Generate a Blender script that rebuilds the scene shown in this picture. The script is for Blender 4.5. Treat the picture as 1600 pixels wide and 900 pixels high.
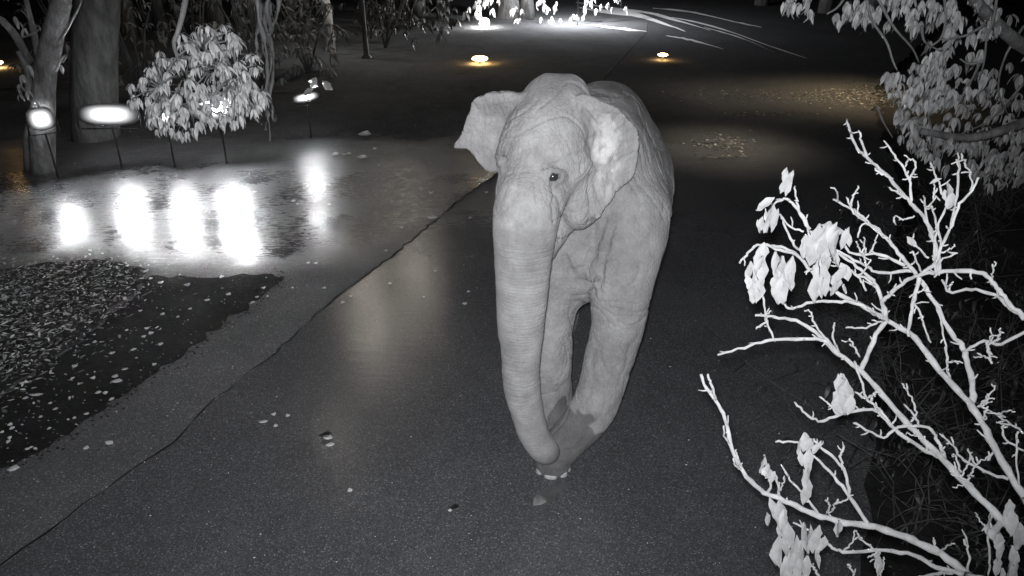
import bpy, bmesh, math, random
import numpy as np
from mathutils import Vector, Matrix

for o in list(bpy.data.objects):
    bpy.data.objects.remove(o)
SC = bpy.context.scene
COL = SC.collection
R = math.radians

# ------------------------------------------------------------------ camera
CAM = np.array((0.0, 0.0, 3.3))
PITCH = 27.0
FPX = 1150.0                      # focal length in pixels of a 1600 wide picture
cd = bpy.data.cameras.new('camera')
cam = bpy.data.objects.new('camera', cd); COL.objects.link(cam)
cam.location = CAM
cam.rotation_euler = (R(90 - PITCH), 0, 0)
cd.sensor_width = 36.0
cd.lens = 36.0 * FPX / 1600.0
cd.clip_start = 0.05; cd.clip_end = 500
SC.camera = cam

# ------------------------------------------------------------------ night sky, faint moon
w = bpy.data.worlds.new('World'); SC.world = w; w.use_nodes = True
wn = w.node_tree; bg = wn.nodes['Background']
sky = wn.nodes.new('ShaderNodeTexSky'); sky.sky_type = 'NISHITA'
sky.sun_disc = False; sky.sun_elevation = R(35); sky.sun_rotation = R(160)
wn.links.new(sky.outputs[0], bg.inputs[0]); bg.inputs[1].default_value = 0.0008
sd = bpy.data.lights.new('moon', 'SUN'); sd.energy = 0.012; sd.angle = R(0.5); sd.color = (1, .97, .92)
so = bpy.data.objects.new('moon', sd); COL.objects.link(so)
so.rotation_euler = (R(55), 0, R(-160 + 180))
# the security camera's own infrared floodlight, mounted just above and beside its lens
ld = bpy.data.lights.new('infrared_floodlight', 'SPOT')
ld.energy = 1150; ld.color = (.955, .97, 1.0); ld.shadow_soft_size = .035
ld.spot_size = R(120); ld.spot_blend = 1.0
lo = bpy.data.objects.new('infrared_floodlight', ld); COL.objects.link(lo)
lo.location = (-.03, -.02, 3.37); lo.rotation_euler = (R(90 - 17), 0, R(9))

SC.view_settings.view_transform = 'Standard'; SC.view_settings.look = 'None'
SC.view_settings.exposure = 0; SC.view_settings.gamma = 1
SC.view_settings.use_curve_mapping = False
SC.cycles.use_denoising = True
SC.cycles.max_bounces = 5
SC.cycles.sample_clamp_indirect = 4

# ------------------------------------------------------------------ helpers
cp, sp_ = math.cos(R(PITCH)), math.sin(R(PITCH))
def ray(x, y):
    u, v = (x - 800) / FPX, (450 - y) / FPX
    return np.array((u, cp + v * sp_, -sp_ + v * cp))
def at(x, y, Y):                  # the point of the place at distance Y seen there
    d = ray(x, y); return CAM + d * (Y / d[1])
def atd(x, y, D):                 # at depth D along the view
    return CAM + ray(x, y) * D
def gnd(x, y, z=0.0):
    d = ray(x, y); return CAM + d * ((z - CAM[2]) / d[2])

def tag(o, label=None, cat=None, group=None, kind=None):
    if label: o['label'] = label
    if cat: o['category'] = cat
    if group: o['group'] = group
    if kind: o['kind'] = kind
    return o
def empty(name, loc=(0, 0, 0), rz=0):
    o = bpy.data.objects.new(name, None); COL.objects.link(o)
    o.empty_display_size = .1
    o.location = loc; o.rotation_euler = (0, 0, rz); return o
def link(name, me, mat=None, parent=None):
    o = bpy.data.objects.new(name, me); COL.objects.link(o)
    if mat and not me.materials: me.materials.append(mat)
    if parent: o.parent = parent
    return o
def mesh(name, V, F, smooth=True):
    me = bpy.data.meshes.new(name)
    V = np.asarray(V, dtype=np.float64).reshape(-1, 3)
    me.from_pydata(V.tolist(), [], F if isinstance(F, list) else F.tolist())
    if smooth: me.polygons.foreach_set('use_smooth', [True] * len(me.polygons))
    me.update(); return me

class MB:
    def __init__(s): s.v = []; s.f = []
    def add(s, V, F):
        n = len(s.v); s.v += [tuple(p) for p in V]; s.f += [tuple(i + n for i in f) for f in F]
    def tube(s, pts, rad, n=7, cap=True, jit=0, rng=None):
        pts = [np.array(p, float) for p in pts]; k = len(pts)
        rad = [rad] * k if np.isscalar(rad) else rad
        ref = None; V = []; F = []
        for i in range(k):
            t = pts[min(i + 1, k - 1)] - pts[max(i - 1, 0)]
            t = t / (np.linalg.norm(t) + 1e-9)
            if ref is None:
                ref = np.cross(t, (0, 0, 1.) if abs(t[2]) < .9 else (1., 0, 0))
            ref = ref - t * ref.dot(t); ref /= np.linalg.norm(ref) + 1e-9
            b = np.cross(t, ref)
            for j in range(n):
                a = 2 * math.pi * j / n
                r = rad[i] * (1 + (rng.uniform(-jit, jit) if jit else 0))
                V.append(pts[i] + r * (math.cos(a) * ref + math.sin(a) * b))
        for i in range(k - 1):
            for j in range(n):
                F.append((i * n + j, i * n + (j + 1) % n, (i + 1) * n + (j + 1) % n, (i + 1) * n + j))
        if cap:
            F.append(tuple(range(n))[::-1]); F.append(tuple((k - 1) * n + j for j in range(n)))
        s.add(V, F)
    def box(s, c, d, M=None):
        V = []
        for x in (-1, 1):
            for y in (-1, 1):
                for z in (-1, 1):
                    p = np.array((x * d[0] / 2, y * d[1] / 2, z * d[2] / 2))
                    if M is not None: p = M @ p
                    V.append(p + np.array(c))
        s.add(V, [(0, 1, 3, 2), (4, 6, 7, 5), (0, 4, 5, 1), (2, 3, 7, 6), (0, 2, 6, 4), (1, 5, 7, 3)])
    def lathe(s, c, prof, n=16, axis=(0, 0, 1)):
        ax = np.array(axis, float); ax /= np.linalg.norm(ax)
        e1 = np.cross(ax, (1, 0, 0) if abs(ax[0]) < .9 else (0, 1, 0)); e1 /= np.linalg.norm(e1); e2 = np.cross(ax, e1)
        V = []; F = []
        for (r, h) in prof:
            for j in range(n):
                a = 2 * math.pi * j / n
                V.append(np.array(c) + ax * h + r * (math.cos(a) * e1 + math.sin(a) * e2))
        for i in range(len(prof) - 1):
            for j in range(n):
                F.append((i * n + j, i * n + (j + 1) % n, (i + 1) * n + (j + 1) % n, (i + 1) * n + j))
        F.append(tuple(range(n))[::-1]); F.append(tuple((len(prof) - 1) * n + j for j in range(n)))
        s.add(V, F)
    def me(s, name, smooth=True): return mesh(name, s.v, s.f, smooth)
    def build(s, name, mat, parent=None, smooth=True): return link(name, s.me(name, smooth), mat, parent)

def spline(P, n):                 # Catmull-Rom through the rows of P
    P = np.asarray(P, float)
    if len(P) < 3:
        t = np.linspace(0, 1, n)[:, None]; return P[0] * (1 - t) + P[-1] * t
    Q = np.vstack([2 * P[0] - P[1], P, 2 * P[-1] - P[-2]])
    out = []
    for u in np.linspace(0, len(P) - 1 - 1e-6, n):
        i = int(u); t = u - i; a, b, c, d = Q[i], Q[i + 1], Q[i + 2], Q[i + 3]
        out.append(.5 * (2 * b + (c - a) * t + (2 * a - 5 * b + 4 * c - d) * t * t + (3 * b - a - 3 * c + d) * t ** 3))
    return np.array(out)

_rs = np.random.RandomState(5)
_LAT = _rs.rand(32, 32, 32).astype(np.float32)
def vnoise(P, f):                 # smooth value noise, -1..1
    q = np.asarray(P, float) * f; i = np.floor(q).astype(int); t = q - i; t = t * t * (3 - 2 * t)
    def g(a, b, c): return _LAT[(i[:, 0] + a) % 32, (i[:, 1] + b) % 32, (i[:, 2] + c) % 32]
    x, y, z = t[:, 0], t[:, 1], t[:, 2]
    v = ((g(0,0,0)*(1-x)+g(1,0,0)*x)*(1-y)+(g(0,1,0)*(1-x)+g(1,1,0)*x)*y)*(1-z) + \
        ((g(0,0,1)*(1-x)+g(1,0,1)*x)*(1-y)+(g(0,1,1)*(1-x)+g(1,1,1)*x)*y)*z
    return 2 * v - 1

# ------------------------------------------------------------------ materials
class NT:
    def __init__(s, name):
        s.m = bpy.data.materials.new(name); s.m.use_nodes = True
        s.n = s.m.node_tree.nodes; s.l = s.m.node_tree.links
        s.b = s.n['Principled BSDF']; s.out = s.n['Material Output']
    def new(s, t, **k):
        o = s.n.new(t)
        for a, v in k.items():
            if hasattr(o, a): setattr(o, a, v)
        return o
    def set(s, node, i, v):
        if hasattr(v, 'links') or hasattr(v, 'is_output'): s.l.new(v, node.inputs[i])
        else: node.inputs[i].default_value = v
    def coord(s, which='Object', scale=(1, 1, 1)):
        t = s.new('ShaderNodeTexCoord'); mp = s.new('ShaderNodeMapping')
        s.l.new(t.outputs[which], mp.inputs[0]); mp.inputs['Scale'].default_value = scale
        return mp.outputs[0]
    def noise(s, v, scale, detail=4, rough=.55, dist=0):
        t = s.new('ShaderNodeTexNoise'); s.l.new(v, t.inputs['Vector'])
        t.inputs['Scale'].default_value = scale; t.inputs['Detail'].default_value = detail
        t.inputs['Roughness'].default_value = rough; t.inputs['Distortion'].default_value = dist
        return t.outputs[0]
    def voro(s, v, scale, feat='F1', out=0, rnd=1):
        t = s.new('ShaderNodeTexVoronoi'); t.feature = feat; s.l.new(v, t.inputs['Vector'])
        t.inputs['Scale'].default_value = scale; t.inputs['Randomness'].default_value = rnd
        return t.outputs[out]
    def ramp(s, f, stops):
        t = s.new('ShaderNodeValToRGB'); s.l.new(f, t.inputs[0]); e = t.color_ramp.elements
        while len(e) < len(stops): e.new(.5)
        for i, (p, c) in enumerate(stops):
            e[i].position = p; e[i].color = (c, c, c, 1) if np.isscalar(c) else (*c, 1)
        return t.outputs[0]
    def math(s, op, a, b=None, c=None):
        t = s.new('ShaderNodeMath'); t.operation = op
        for i, v in enumerate((a, b, c)):
            if v is not None: s.set(t, i, v)
        return t.outputs[0]
    def mix(s, f, a, b, bt='MIX'):
        t = s.new('ShaderNodeMix'); t.data_type = 'RGBA'; t.blend_type = bt
        s.set(t, 0, f)
        for i, v in ((6, a), (7, b)):
            if np.isscalar(v): v = (v, v, v, 1)
            elif isinstance(v, tuple) and len(v) == 3: v = (*v, 1)
            s.set(t, i, v)
        return t.outputs[2]
    def attr(s, name):
        t = s.new('ShaderNodeAttribute'); t.attribute_name = name; return t.outputs['Fac']
    def rand(s): return s.new('ShaderNodeObjectInfo').outputs['Random']
    def bump(s, h, dist=.01, strength=1, prev=None):
        t = s.new('ShaderNodeBump'); t.inputs['Distance'].default_value = dist; t.inputs['Strength'].default_value = strength
        s.l.new(h, t.inputs['Height'])
        if prev is not None: s.l.new(prev, t.inputs['Normal'])
        s.l.new(t.outputs[0], s.b.inputs['Normal']); return t.outputs[0]
    def fin(s, col=None, rough=.7, spec=.5, **kw):
        if col is not None:
            if np.isscalar(col): col = (col, col, col, 1)
            elif isinstance(col, tuple) and len(col) == 3: col = (*col, 1)
            s.set(s.b, 'Base Color', col)
        s.set(s.b, 'Roughness', rough); s.set(s.b, 'Specular IOR Level', spec)
        for k, v in kw.items(): s.set(s.b, k, v)
        return s.m
# ------------------------------------------------------------------ ground, road, forecourt
rng = random.Random(11); nrs = np.random.RandomState(4)
def jag(P, step, amp, seed):                           # ragged line through ground points
    P = np.array([p[:2] for p in P]); r = random.Random(seed); out = []
    for a, b in zip(P[:-1], P[1:]):
        L = np.linalg.norm(b - a); n = max(1, int(L / step)); t = (b - a) / L; nn = np.array((-t[1], t[0]))
        for i in range(n): out.append(a + (b - a) * i / n + nn * r.gauss(0, amp))
    out.append(P[-1]); return out
def sheet(name, pts, z, mat, parent=None, thick=0):
    bm = bmesh.new(); vs = [bm.verts.new((p[0], p[1], z)) for p in pts]
    es = [bm.edges.new((vs[i], vs[(i + 1) % len(vs)])) for i in range(len(vs))]
    bmesh.ops.triangle_fill(bm, use_beauty=True, use_dissolve=False, edges=es)
    bmesh.ops.recalc_face_normals(bm, faces=bm.faces)
    for f in bm.faces:
        if f.normal.z < 0: f.normal_flip()
    if thick:
        r = bmesh.ops.extrude_edge_only(bm, edges=[e for e in bm.edges if e.is_boundary])
        for v in [g for g in r['geom'] if isinstance(g, bmesh.types.BMVert)]: v.co.z -= thick
    me = bpy.data.meshes.new(name); bm.to_mesh(me); bm.free()
    return link(name, me, mat, parent)

def asphalt(name, lo, hi, wet, coarse=1., grain=1., span=.24, dry=None, near=None, brk=.2):
    m = NT(name); v = m.coord('Object')
    big = m.noise(v, .55, 4, .6, .4); mid = m.noise(v, 3.2, 5, .6); fine = m.noise(v, 190 * grain, 3, .7)
    chips = m.voro(v, 150 * grain, 'F1', 1)             # colour of each chip of stone
    cs = m.new('ShaderNodeSeparateColor'); m.l.new(chips, cs.inputs[0])
    c = m.ramp(m.math('ADD', m.math('MULTIPLY', big, .6), m.math('MULTIPLY', mid, .4)), [(.3, lo), (.7, hi)])
    c = m.mix(1.0, c, m.ramp(cs.outputs[0], [(0, .6), (.6, .95), (.92, 1.3), (1, 2.6)]), 'MULTIPLY')
    c = m.mix(1.0, c, m.ramp(fine, [(.3, .75), (.7, 1.25)]), 'MULTIPLY')
    b = m.bump(m.voro(v, 85 * grain, 'F1', 0), .0005, .7)
    b = m.bump(fine, .0004, .6, b)
    st = m.coord('Object', (1.1, 5.0, 1))              # shallow ripples left by the paver, across the road
    b = m.bump(m.noise(st, 3.0, 4, .6), .0014 * coarse, .9, b)
    m.bump(m.noise(m.coord('Object', (2.2, 8, 1)), 9, 3, .6), .0004 * coarse, .9, b)
    damp = m.noise(v, 1.3, 4, .6)
    ro = m.ramp(m.math('ADD', damp, 0.0), [(.38, wet), (.62, wet + span)])
    gr = m.noise(m.coord('Object', (5., 17., 1)), 1.6, 4, .75)   # grainy film of water
    ro = m.math('ADD', ro, m.ramp(gr, [(.40, 0.0), (.68, brk)]))
    spc = .5
    if dry:                                            # the far road has drained and dried
        sy = m.new('ShaderNodeSeparateXYZ'); m.l.new(v, sy.inputs[0])
        mr = m.new('ShaderNodeMapRange'); m.l.new(m.math('ADD', sy.outputs[1], m.math('MULTIPLY', damp, 2.0)), mr.inputs[0]); mr.inputs[1].default_value = dry[0]; mr.inputs[2].default_value = dry[1]
        patch = m.ramp(m.noise(m.coord('Object', (.5, 1.6, 1)), 1.0, 5, .65, .5), [(.42, .6), (.58, .42)])
        ro = m.mix(mr.outputs[0], ro, patch); spc = m.math('MULTIPLY_ADD', mr.outputs[0], -.5, .5)
        if near:
            mr = m.new('ShaderNodeMapRange'); m.l.new(m.math('SUBTRACT', sy.outputs[1], damp), mr.inputs[0]); mr.inputs[1].default_value = near[0]; mr.inputs[2].default_value = near[1]
            ro = m.mix(mr.outputs[0], ro, .8); spc = m.math('MULTIPLY', spc, m.math('MULTIPLY_ADD', mr.outputs[0], -.7, 1.0)); c = m.mix(m.math('MULTIPLY', mr.outputs[0], .7), c, m.mix(1.0, c, 1.0, 'MULTIPLY'))
    return m.fin(c, ro, spc)
ROADM = asphalt('wet_asphalt', (.066, .067, .071), (.096, .097, .102), .115, 2.3, 1., .04, (8.0, 12.5), None, .12)
FOREM = asphalt('worn_wet_asphalt', (.066, .067, .070), (.118, .119, .123), .13, 6., 1., .17, (10.8, 13.), (7.0, 6.0))
m = NT('dark_soil'); v = m.coord('Object')
c = m.ramp(m.noise(v, 6, 5, .65), [(.3, .008), (.7, .026)])
m.bump(m.noise(v, 24, 5, .7), .03, .8); SOILM = m.fin(c, .8, .25)
m = NT('wet_soil'); v = m.coord('Object')
c = m.ramp(m.noise(v, 7, 5, .65), [(.35, .006), (.7, .016)])
m.bump(m.noise(v, 30, 5, .7), .02, .8); WETSOIL = m.fin(c, .85, .12)

big = [(-90, -6), (90, -6), (90, 150), (-90, 150)]
tag(sheet('ground', big, -.03, SOILM), kind='structure')
seam_px = [(-260, 1110), (-60, 935), (0, 886), (75, 835), (160, 768), (215, 728), (270, 690), (340, 622), (420, 560), (480, 505), (540, 455), (600, 410), (660, 362), (720, 312), (770, 277)]
seam = [gnd(x, y) for x, y in seam_px] + [np.array((2.0, 16.5, 0)), np.array((4.2, 24, 0)), np.array((7.5, 42, 0))]
SJ = jag(seam, .10, .010, 3)
def offs(P, d):                                        # shifted copy, to leave an open joint
    P = np.array(P); out = []
    for i in range(len(P)):
        t = P[min(i + 1, len(P) - 1)] - P[max(i - 1, 0)]; t = t / (np.linalg.norm(t) + 1e-9)
        out.append(P[i] + np.array((-t[1], t[0])) * (d * max(.15, 1 + .8 * math.sin(i * .9) + .5 * math.sin(i * 2.3 + 1))))
    return out
right = [gnd(1345, 1100), gnd(1345, 900), gnd(1370, 600), gnd(1410, 300), np.array((7.2, 15, 0)), np.array((13, 24, 0)), np.array((26, 42, 0))]
RJ = jag(right, .15, .03, 9)
tag(sheet('road', list(SJ) + list(RJ)[::-1], 0.0, ROADM, thick=.03), kind='structure')
fj = offs(SJ, .014)
fore = list(fj) + [(6.5, 48), (-45, 48), (-45, -1.6)]
FORE = tag(sheet('forecourt', fore, .004, FOREM, thick=.034), kind='structure')
# dark strip along the joint, painting the shade in its crack, uneven in width
m = NT('crack_shade'); v = m.coord('Object'); m.bump(m.noise(v, 60, 4), .006, .8); CRACKM = m.fin(m.ramp(m.noise(v, 9, 4), [(.3, .006), (.7, .018)]), .8, .15)
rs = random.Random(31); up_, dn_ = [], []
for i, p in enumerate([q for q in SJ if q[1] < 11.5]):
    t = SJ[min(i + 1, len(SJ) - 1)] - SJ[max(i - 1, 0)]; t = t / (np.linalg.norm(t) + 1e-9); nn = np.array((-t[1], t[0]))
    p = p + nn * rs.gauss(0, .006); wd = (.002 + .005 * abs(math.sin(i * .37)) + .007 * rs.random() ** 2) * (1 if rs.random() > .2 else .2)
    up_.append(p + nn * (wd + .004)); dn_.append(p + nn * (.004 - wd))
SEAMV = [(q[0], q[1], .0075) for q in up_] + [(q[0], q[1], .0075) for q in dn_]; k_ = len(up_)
tag(link('road_joint', mesh('road_joint', SEAMV, [(i, k_ + i, k_ + i + 1, i + 1) for i in range(k_ - 1)], False), CRACKM), kind='structure')
# soil strip in the forecourt's edge, between the paving and the leaf litter
soil_px = [(-160, 850), (-40, 765), (0, 738), (60, 708), (120, 668), (165, 640), (230, 592), (285, 560), (330, 522), (372, 490), (402, 470), (430, 448), (446, 434), (425, 429), (380, 430), (330, 436), (280, 433), (232, 432), (205, 465), (160, 505), (105, 548), (50, 588), (0, 622), (-80, 680), (-260, 800)]
sj = jag([gnd(x, y) for x, y in soil_px] + [gnd(*soil_px[0])], .07, .022, 5)[:-1]
tag(sheet('soil_verge', sj, .009, WETSOIL), kind='structure')
lit_px = [(-260, 800), (-80, 680), (0, 622), (50, 588), (105, 548), (160, 505), (205, 465), (232, 432), (215, 418), (150, 405), (60, 415), (0, 425), (-120, 440), (-400, 520)]
LIT = [gnd(x, y) for x, y in lit_px]
m = NT('litter_soil'); v = m.coord('Object')
c = m.ramp(m.noise(v, 9, 6, .7), [(.35, .012), (.7, .06)]); m.bump(m.noise(v, 30, 5, .75), .05, .9); LITM = m.fin(c, .9, .1)
tag(sheet('litter_bed', jag(LIT + [LIT[0]], .1, .03, 8)[:-1], .014, LITM), kind='structure')

def inside(p, poly):
    r = False; j = len(poly) - 1
    for i in range(len(poly)):
        a, b = poly[i], poly[j]
        if (a[1] > p[1]) != (b[1] > p[1]) and p[0] < (b[0] - a[0]) * (p[1] - a[1]) / (b[1] - a[1]) + a[0]: r = not r
        j = i
    return r
# leaf litter: thousands of curled dry leaves and blades nobody could count
def leafcard(c, L, W, az, tilt, curl, r):
    """a small curled leaf of four quads"""
    d = np.array((math.cos(az), math.sin(az), 0)); s = np.array((-d[1], d[0], 0)); up = np.array((0, 0, 1.))
    V = []
    for i, (t, ww) in enumerate(((-.5, .12), (-.18, .8), (.2, 1.), (.5, .1))):
        z = curl * L * (t * t * 2) + tilt * L * (t + .5)
        for sgn in (-1, 0, 1):
            V.append(np.array(c) + d * L * t + s * W * .5 * ww * sgn + up * (z + (.25 * W * abs(sgn) * ww)))
    F = []
    for i in range(3):
        for k in range(2):
            a = i * 3 + k; F.append((a, a + 1, a + 4, a + 3))
    return V, F
m = NT('dry_leaf_litter'); ri = m.new('ShaderNodeNewGeometry').outputs['Random Per Island']
LITLEAF = m.fin(m.ramp(ri, [(0, .04), (.45, .16), (.75, .42), (1, .9)]), .7, .2)
mb = MB(); lo = np.min([p[:2] for p in LIT], 0); hi = np.max([p[:2] for p in LIT], 0); n = 0
while n < 9000:
    p = (rng.uniform(max(lo[0], -7.5), hi[0]), rng.uniform(lo[1], hi[1]))
    if not inside(p, LIT): continue
    L = rng.uniform(.016, .05) * (1.7 if rng.random() < .12 else 1)
    V, F = leafcard((p[0], p[1], .018 + rng.random() * .02), L, L * rng.uniform(.18, .5), rng.uniform(0, 6.28), max(0, rng.gauss(.05, .16)), rng.uniform(.0, .25), rng)
    q = np.array((rng.gauss(0, 1), rng.gauss(0, 1), 0)) * (.32 if rng.random() < .35 else .08)
    mb.add([v + q for v in V], F); n += 1
tag(mb.build('leaf_litter', LITLEAF), 'grey mass of dry curled leaf litter left of the soil strip', 'leaf litter', kind='stuff')
# grit scattered over the paving and the soil
m = NT('pale_grit'); ri = m.new('ShaderNodeNewGeometry').outputs['Random Per Island']
GRIT = m.fin(m.ramp(ri, [(0, .10), (.6, .28), (1, .75)]), .6, .4)
mb = MB()
def pebble(c, r, q):
    V = []; 
    for d in ((1,0,0),(-1,0,0),(0,1,0),(0,-1,0),(0,0,1),(0,0,-.4)):
        V.append(np.array(c) + np.array(d) * r * q.uniform(.6, 1.3) * (1.4 if d[0] else 1))
    return V, [(0,2,4),(2,1,4),(1,3,4),(3,0,4),(2,0,5),(1,2,5),(3,1,5),(0,3,5)]
for i in range(1500):
    u = rng.random()
    if u < .45: x, y = rng.uniform(-20, 1250), rng.uniform(430, 900)
    elif u < .72: x, y = rng.uniform(-20, 760), rng.uniform(180, 460)
    else: x, y = rng.uniform(-20, 430), rng.uniform(430, 760)
    p = gnd(x, y); sl = np.linalg.norm(p - CAM)
    r = rng.uniform(.0015, .004) * (1 + .5 * (rng.random() < .15)) * max(1, sl / 6)
    if u >= .72 and inside(p, [gnd(a, b) for a, b in soil_px]): r *= 1.8
    V, F = pebble((p[0], p[1], .011 + r * .3), r, rng); mb.add(V, F)
tag(mb.build('grit', GRIT, smooth=False), 'pale grit and crumbs strewn over the wet paving', 'grit', kind='stuff')

# single scraps that can be picked out
m = NT('pale_scrap'); v = m.coord('Object'); SCRAP = m.fin(m.ramp(m.noise(v, 20, 3), [(.3, .50), (.7, .75)]), .6, .3)
m = NT('dark_scrap'); DSCRAP = m.fin(.012, .5, .4)
def scrap(x, y, wpx, hpx, az, name, label, cat, group=None, mat=None, curl=.25):
    p = gnd(x, y, .012); dep = (p - CAM) @ np.array((0, cp, -sp_))
    L = wpx * dep / FPX; W = hpx * dep / FPX / max(.2, math.sin(math.atan2(3.3, p[1])))
    V, F = leafcard((0, 0, 0), L, min(W, L * 1.1), 0, 0, curl, rng)
    me = mesh(name, V, F); o = link(name, me, mat or SCRAP); o.location = (p[0], p[1], .016); o.rotation_euler = (0, 0, R(az))
    s = o.modifiers.new('thickness', 'SOLIDIFY'); s.thickness = .003
    return tag(o, label, cat, group)
scrap(570, 213, 20, 14, 5, 'paper_scrap', 'large white paper scrap alone on the forecourt', 'paper')
for x, y, a, b, az, lb in ((525, 244, 14, 7, 30, 'white leaf at the left end of the row of litter below the paper'), (538, 243, 9, 6, 80, 'middle white crumb in the row of litter below the paper'), (545, 242, 9, 6, 10, 'white crumb at the right end of the litter row below the paper'),
                        (586, 234, 8, 7, 40, 'small white leaf just below right of the large paper scrap'), (566, 248, 16, 4, 0, 'thin pale twig flake lying on the forecourt under the paper scrap')):
    scrap(x, y, a, b, az, 'fallen_leaf', lb, 'leaf', 'white litter on the forecourt')
scrap(22, 735, 17, 9, 25, 'paper_scrap', 'white crumpled paper scrap where soil meets paving at left edge', 'paper')
scrap(171, 694, 16, 6, -20, 'fallen_leaf', 'white twin-lobed leaf on the paving between soil and seam', 'leaf')
scrap(135, 702, 9, 6, 15, 'fallen_leaf', 'smaller white leaf left of the twin-lobed one on the paving', 'leaf')
scrap(183, 598, 17, 6, 8, 'fallen_leaf', 'longest white leaf on the dark soil strip', 'leaf')
scrap(180, 590, 10, 5, 0, 'fallen_leaf', 'white leaf directly behind the longest one on the soil', 'leaf')
scrap(57, 619, 22, 4, 3, 'twig', 'thin white twig lying across the soil strip at left', 'twig')
scrap(512, 686, 16, 7, -10, 'fallen_leaf', 'pale leaf with dark underside in the warm light patch on the road', 'leaf')
scrap(516, 697, 14, 6, 12, 'fallen_leaf', 'pale leaf scrap just below the dark leaf on the road', 'leaf')
scrap(508, 683, 20, 8, 20, 'fallen_leaf', 'curled black leaf in the warm light patch on the road', 'leaf', None, DSCRAP, .5)
scrap(412, 661, 14, 4, 15, 'fallen_leaf', 'long thin pale leaf on the road near the seam', 'leaf')
for x, y in ((428, 649), (450, 651), (431, 667)):
    scrap(x, y, 7, 5, rng.uniform(0, 180), 'fallen_leaf', 'small pale leaf crumb beside the long thin leaf by the seam', 'leaf', 'crumbs by the seam')
scrap(547, 768, 8, 6, 40, 'fallen_leaf', 'white leaf crumb on the road below the warm light patch', 'leaf')
scrap(710, 795, 16, 7, 20, 'fallen_leaf', 'curled black leaf on the road left of the elephant', 'leaf', None, DSCRAP, .5)
scrap(703, 799, 7, 4, 0, 'fallen_leaf', 'white flake tucked under the curled black leaf left of the elephant', 'leaf')
scrap(675, 342, 17, 4, 0, 'fallen_leaf', 'flat pale leaf on the forecourt left of the elephant trunk', 'leaf')
for i in range(46):                                    # scraps on the soil strip, all alike
    for _ in range(50):
        x, y = rng.uniform(0, 420), rng.uniform(432, 720); p = gnd(x, y)
        if inside(p, [gnd(a, b) for a, b in soil_px]): break
    scrap(x, y, rng.uniform(5, 10), rng.uniform(3, 5), rng.uniform(0, 180), 'fallen_leaf', 'one of the small white leaf scraps dotted over the dark soil strip', 'leaf', 'leaf scraps on the soil strip', None, rng.uniform(.1, .5))
for i in range(24):
    x, y = rng.uniform(380, 760), rng.uniform(300, 480); p = gnd(x, y)
    scrap(x, y, rng.uniform(4, 8), rng.uniform(2.5, 4), rng.uniform(0, 180), 'fallen_leaf', 'one of the tiny pale leaf flakes strewn over the paving left of the elephant', 'leaf', 'leaf flakes on the paving', None, rng.uniform(.1, .4))
# wet film, and a pale flake painted as the foot's reflection in it
m = NT('wet_film'); v = m.coord('Object'); m.bump(m.noise(v, 60, 3), .001, .5)
FILM = m.fin(m.ramp(m.noise(v, 14, 3), [(.35, .07), (.65, .10)]), .25, .5)
pts = [gnd(x, y) for x, y in ((832, 795), (830, 785), (838, 772), (852, 763), (872, 758), (893, 752), (888, 764), (872, 774), (858, 786), (850, 795), (840, 798))]
tag(sheet('water_film', jag(pts + [pts[0]], .03, .004, 2)[:-1], .0045, FILM), 'thin damp smear on the road in front of the elephant foot', 'puddle')
scrap(843, 786, 25, 15, 40, 'fallen_leaf', 'pale flake standing for the reflected toenail on the damp smear before the elephant foot', 'leaf', None, None, .12)
bpy.data.objects[[o.name for o in bpy.data.objects if o.name.startswith('fallen_leaf')][-1]].data.materials[0] = NT('reflected_nail').fin(.20, .5, .4)


# crumbs of soil along the ragged edge of the paving
m = NT('soil_crumb'); ri = m.new('ShaderNodeNewGeometry').outputs['Random Per Island']; CRUMB = m.fin(m.ramp(ri, [(0, .008), (.8, .03), (1, .12)]), .85, .15)
mb = MB(); ej = jag([gnd(x, y) for x, y in soil_px[:14]], .03, .03, 15); rc = random.Random(4)
for p in ej * 4:
    sz = rc.uniform(.004, .012); V, F = pebble((p[0] + rc.gauss(0, .045), p[1] + rc.gauss(0, .06), .008), sz, rc); mb.add(V, F)
for p in list(SJ)[4:130] * 2:
    if rc.random() < .5: sz = rc.uniform(.002, .006); V, F = pebble((p[0] + rc.gauss(0, .02), p[1] + rc.gauss(0, .02), .004), sz, rc); mb.add(V, F)
tag(mb.build('soil_crumbs', CRUMB, smooth=False), 'dark soil crumbs scattered along the edge of the soil strip and the seam', 'soil crumbs', kind='stuff')

# dry leaves blown together on the far right of the road
mb = MB(); rc = random.Random(14)
for (x, y, sx, sy_, n_) in ((1355, 152, 42, 8, 900), (1290, 152, 50, 6, 300), (1180, 150, 60, 5, 300), (1132, 226, 24, 6, 260), (1130, 247, 22, 2.5, 40), (1200, 178, 60, 2, 60)):
    for i in range(n_):
        p = gnd(x + rc.gauss(0, sx), y + rc.gauss(0, sy_)); L = rc.uniform(.03, .08)
        V, F = leafcard((p[0], p[1], .006 + rc.random() * .01), L, L * rc.uniform(.4, .7), rc.uniform(0, 6.28), max(0, rc.gauss(.03, .08)), rc.uniform(0, .15), rc); mb.add(V, F)
m = NT('drift_leaf'); ri = m.new('ShaderNodeNewGeometry').outputs['Random Per Island']; DRIFT = m.fin(m.ramp(ri, [(0, .05), (.7, .15), (1, .40)]), .8, .1)
tag(mb.build('leaf_drift', DRIFT), 'thin drifts of dry leaves on the far right of the road', 'leaf litter', kind='stuff')
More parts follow.
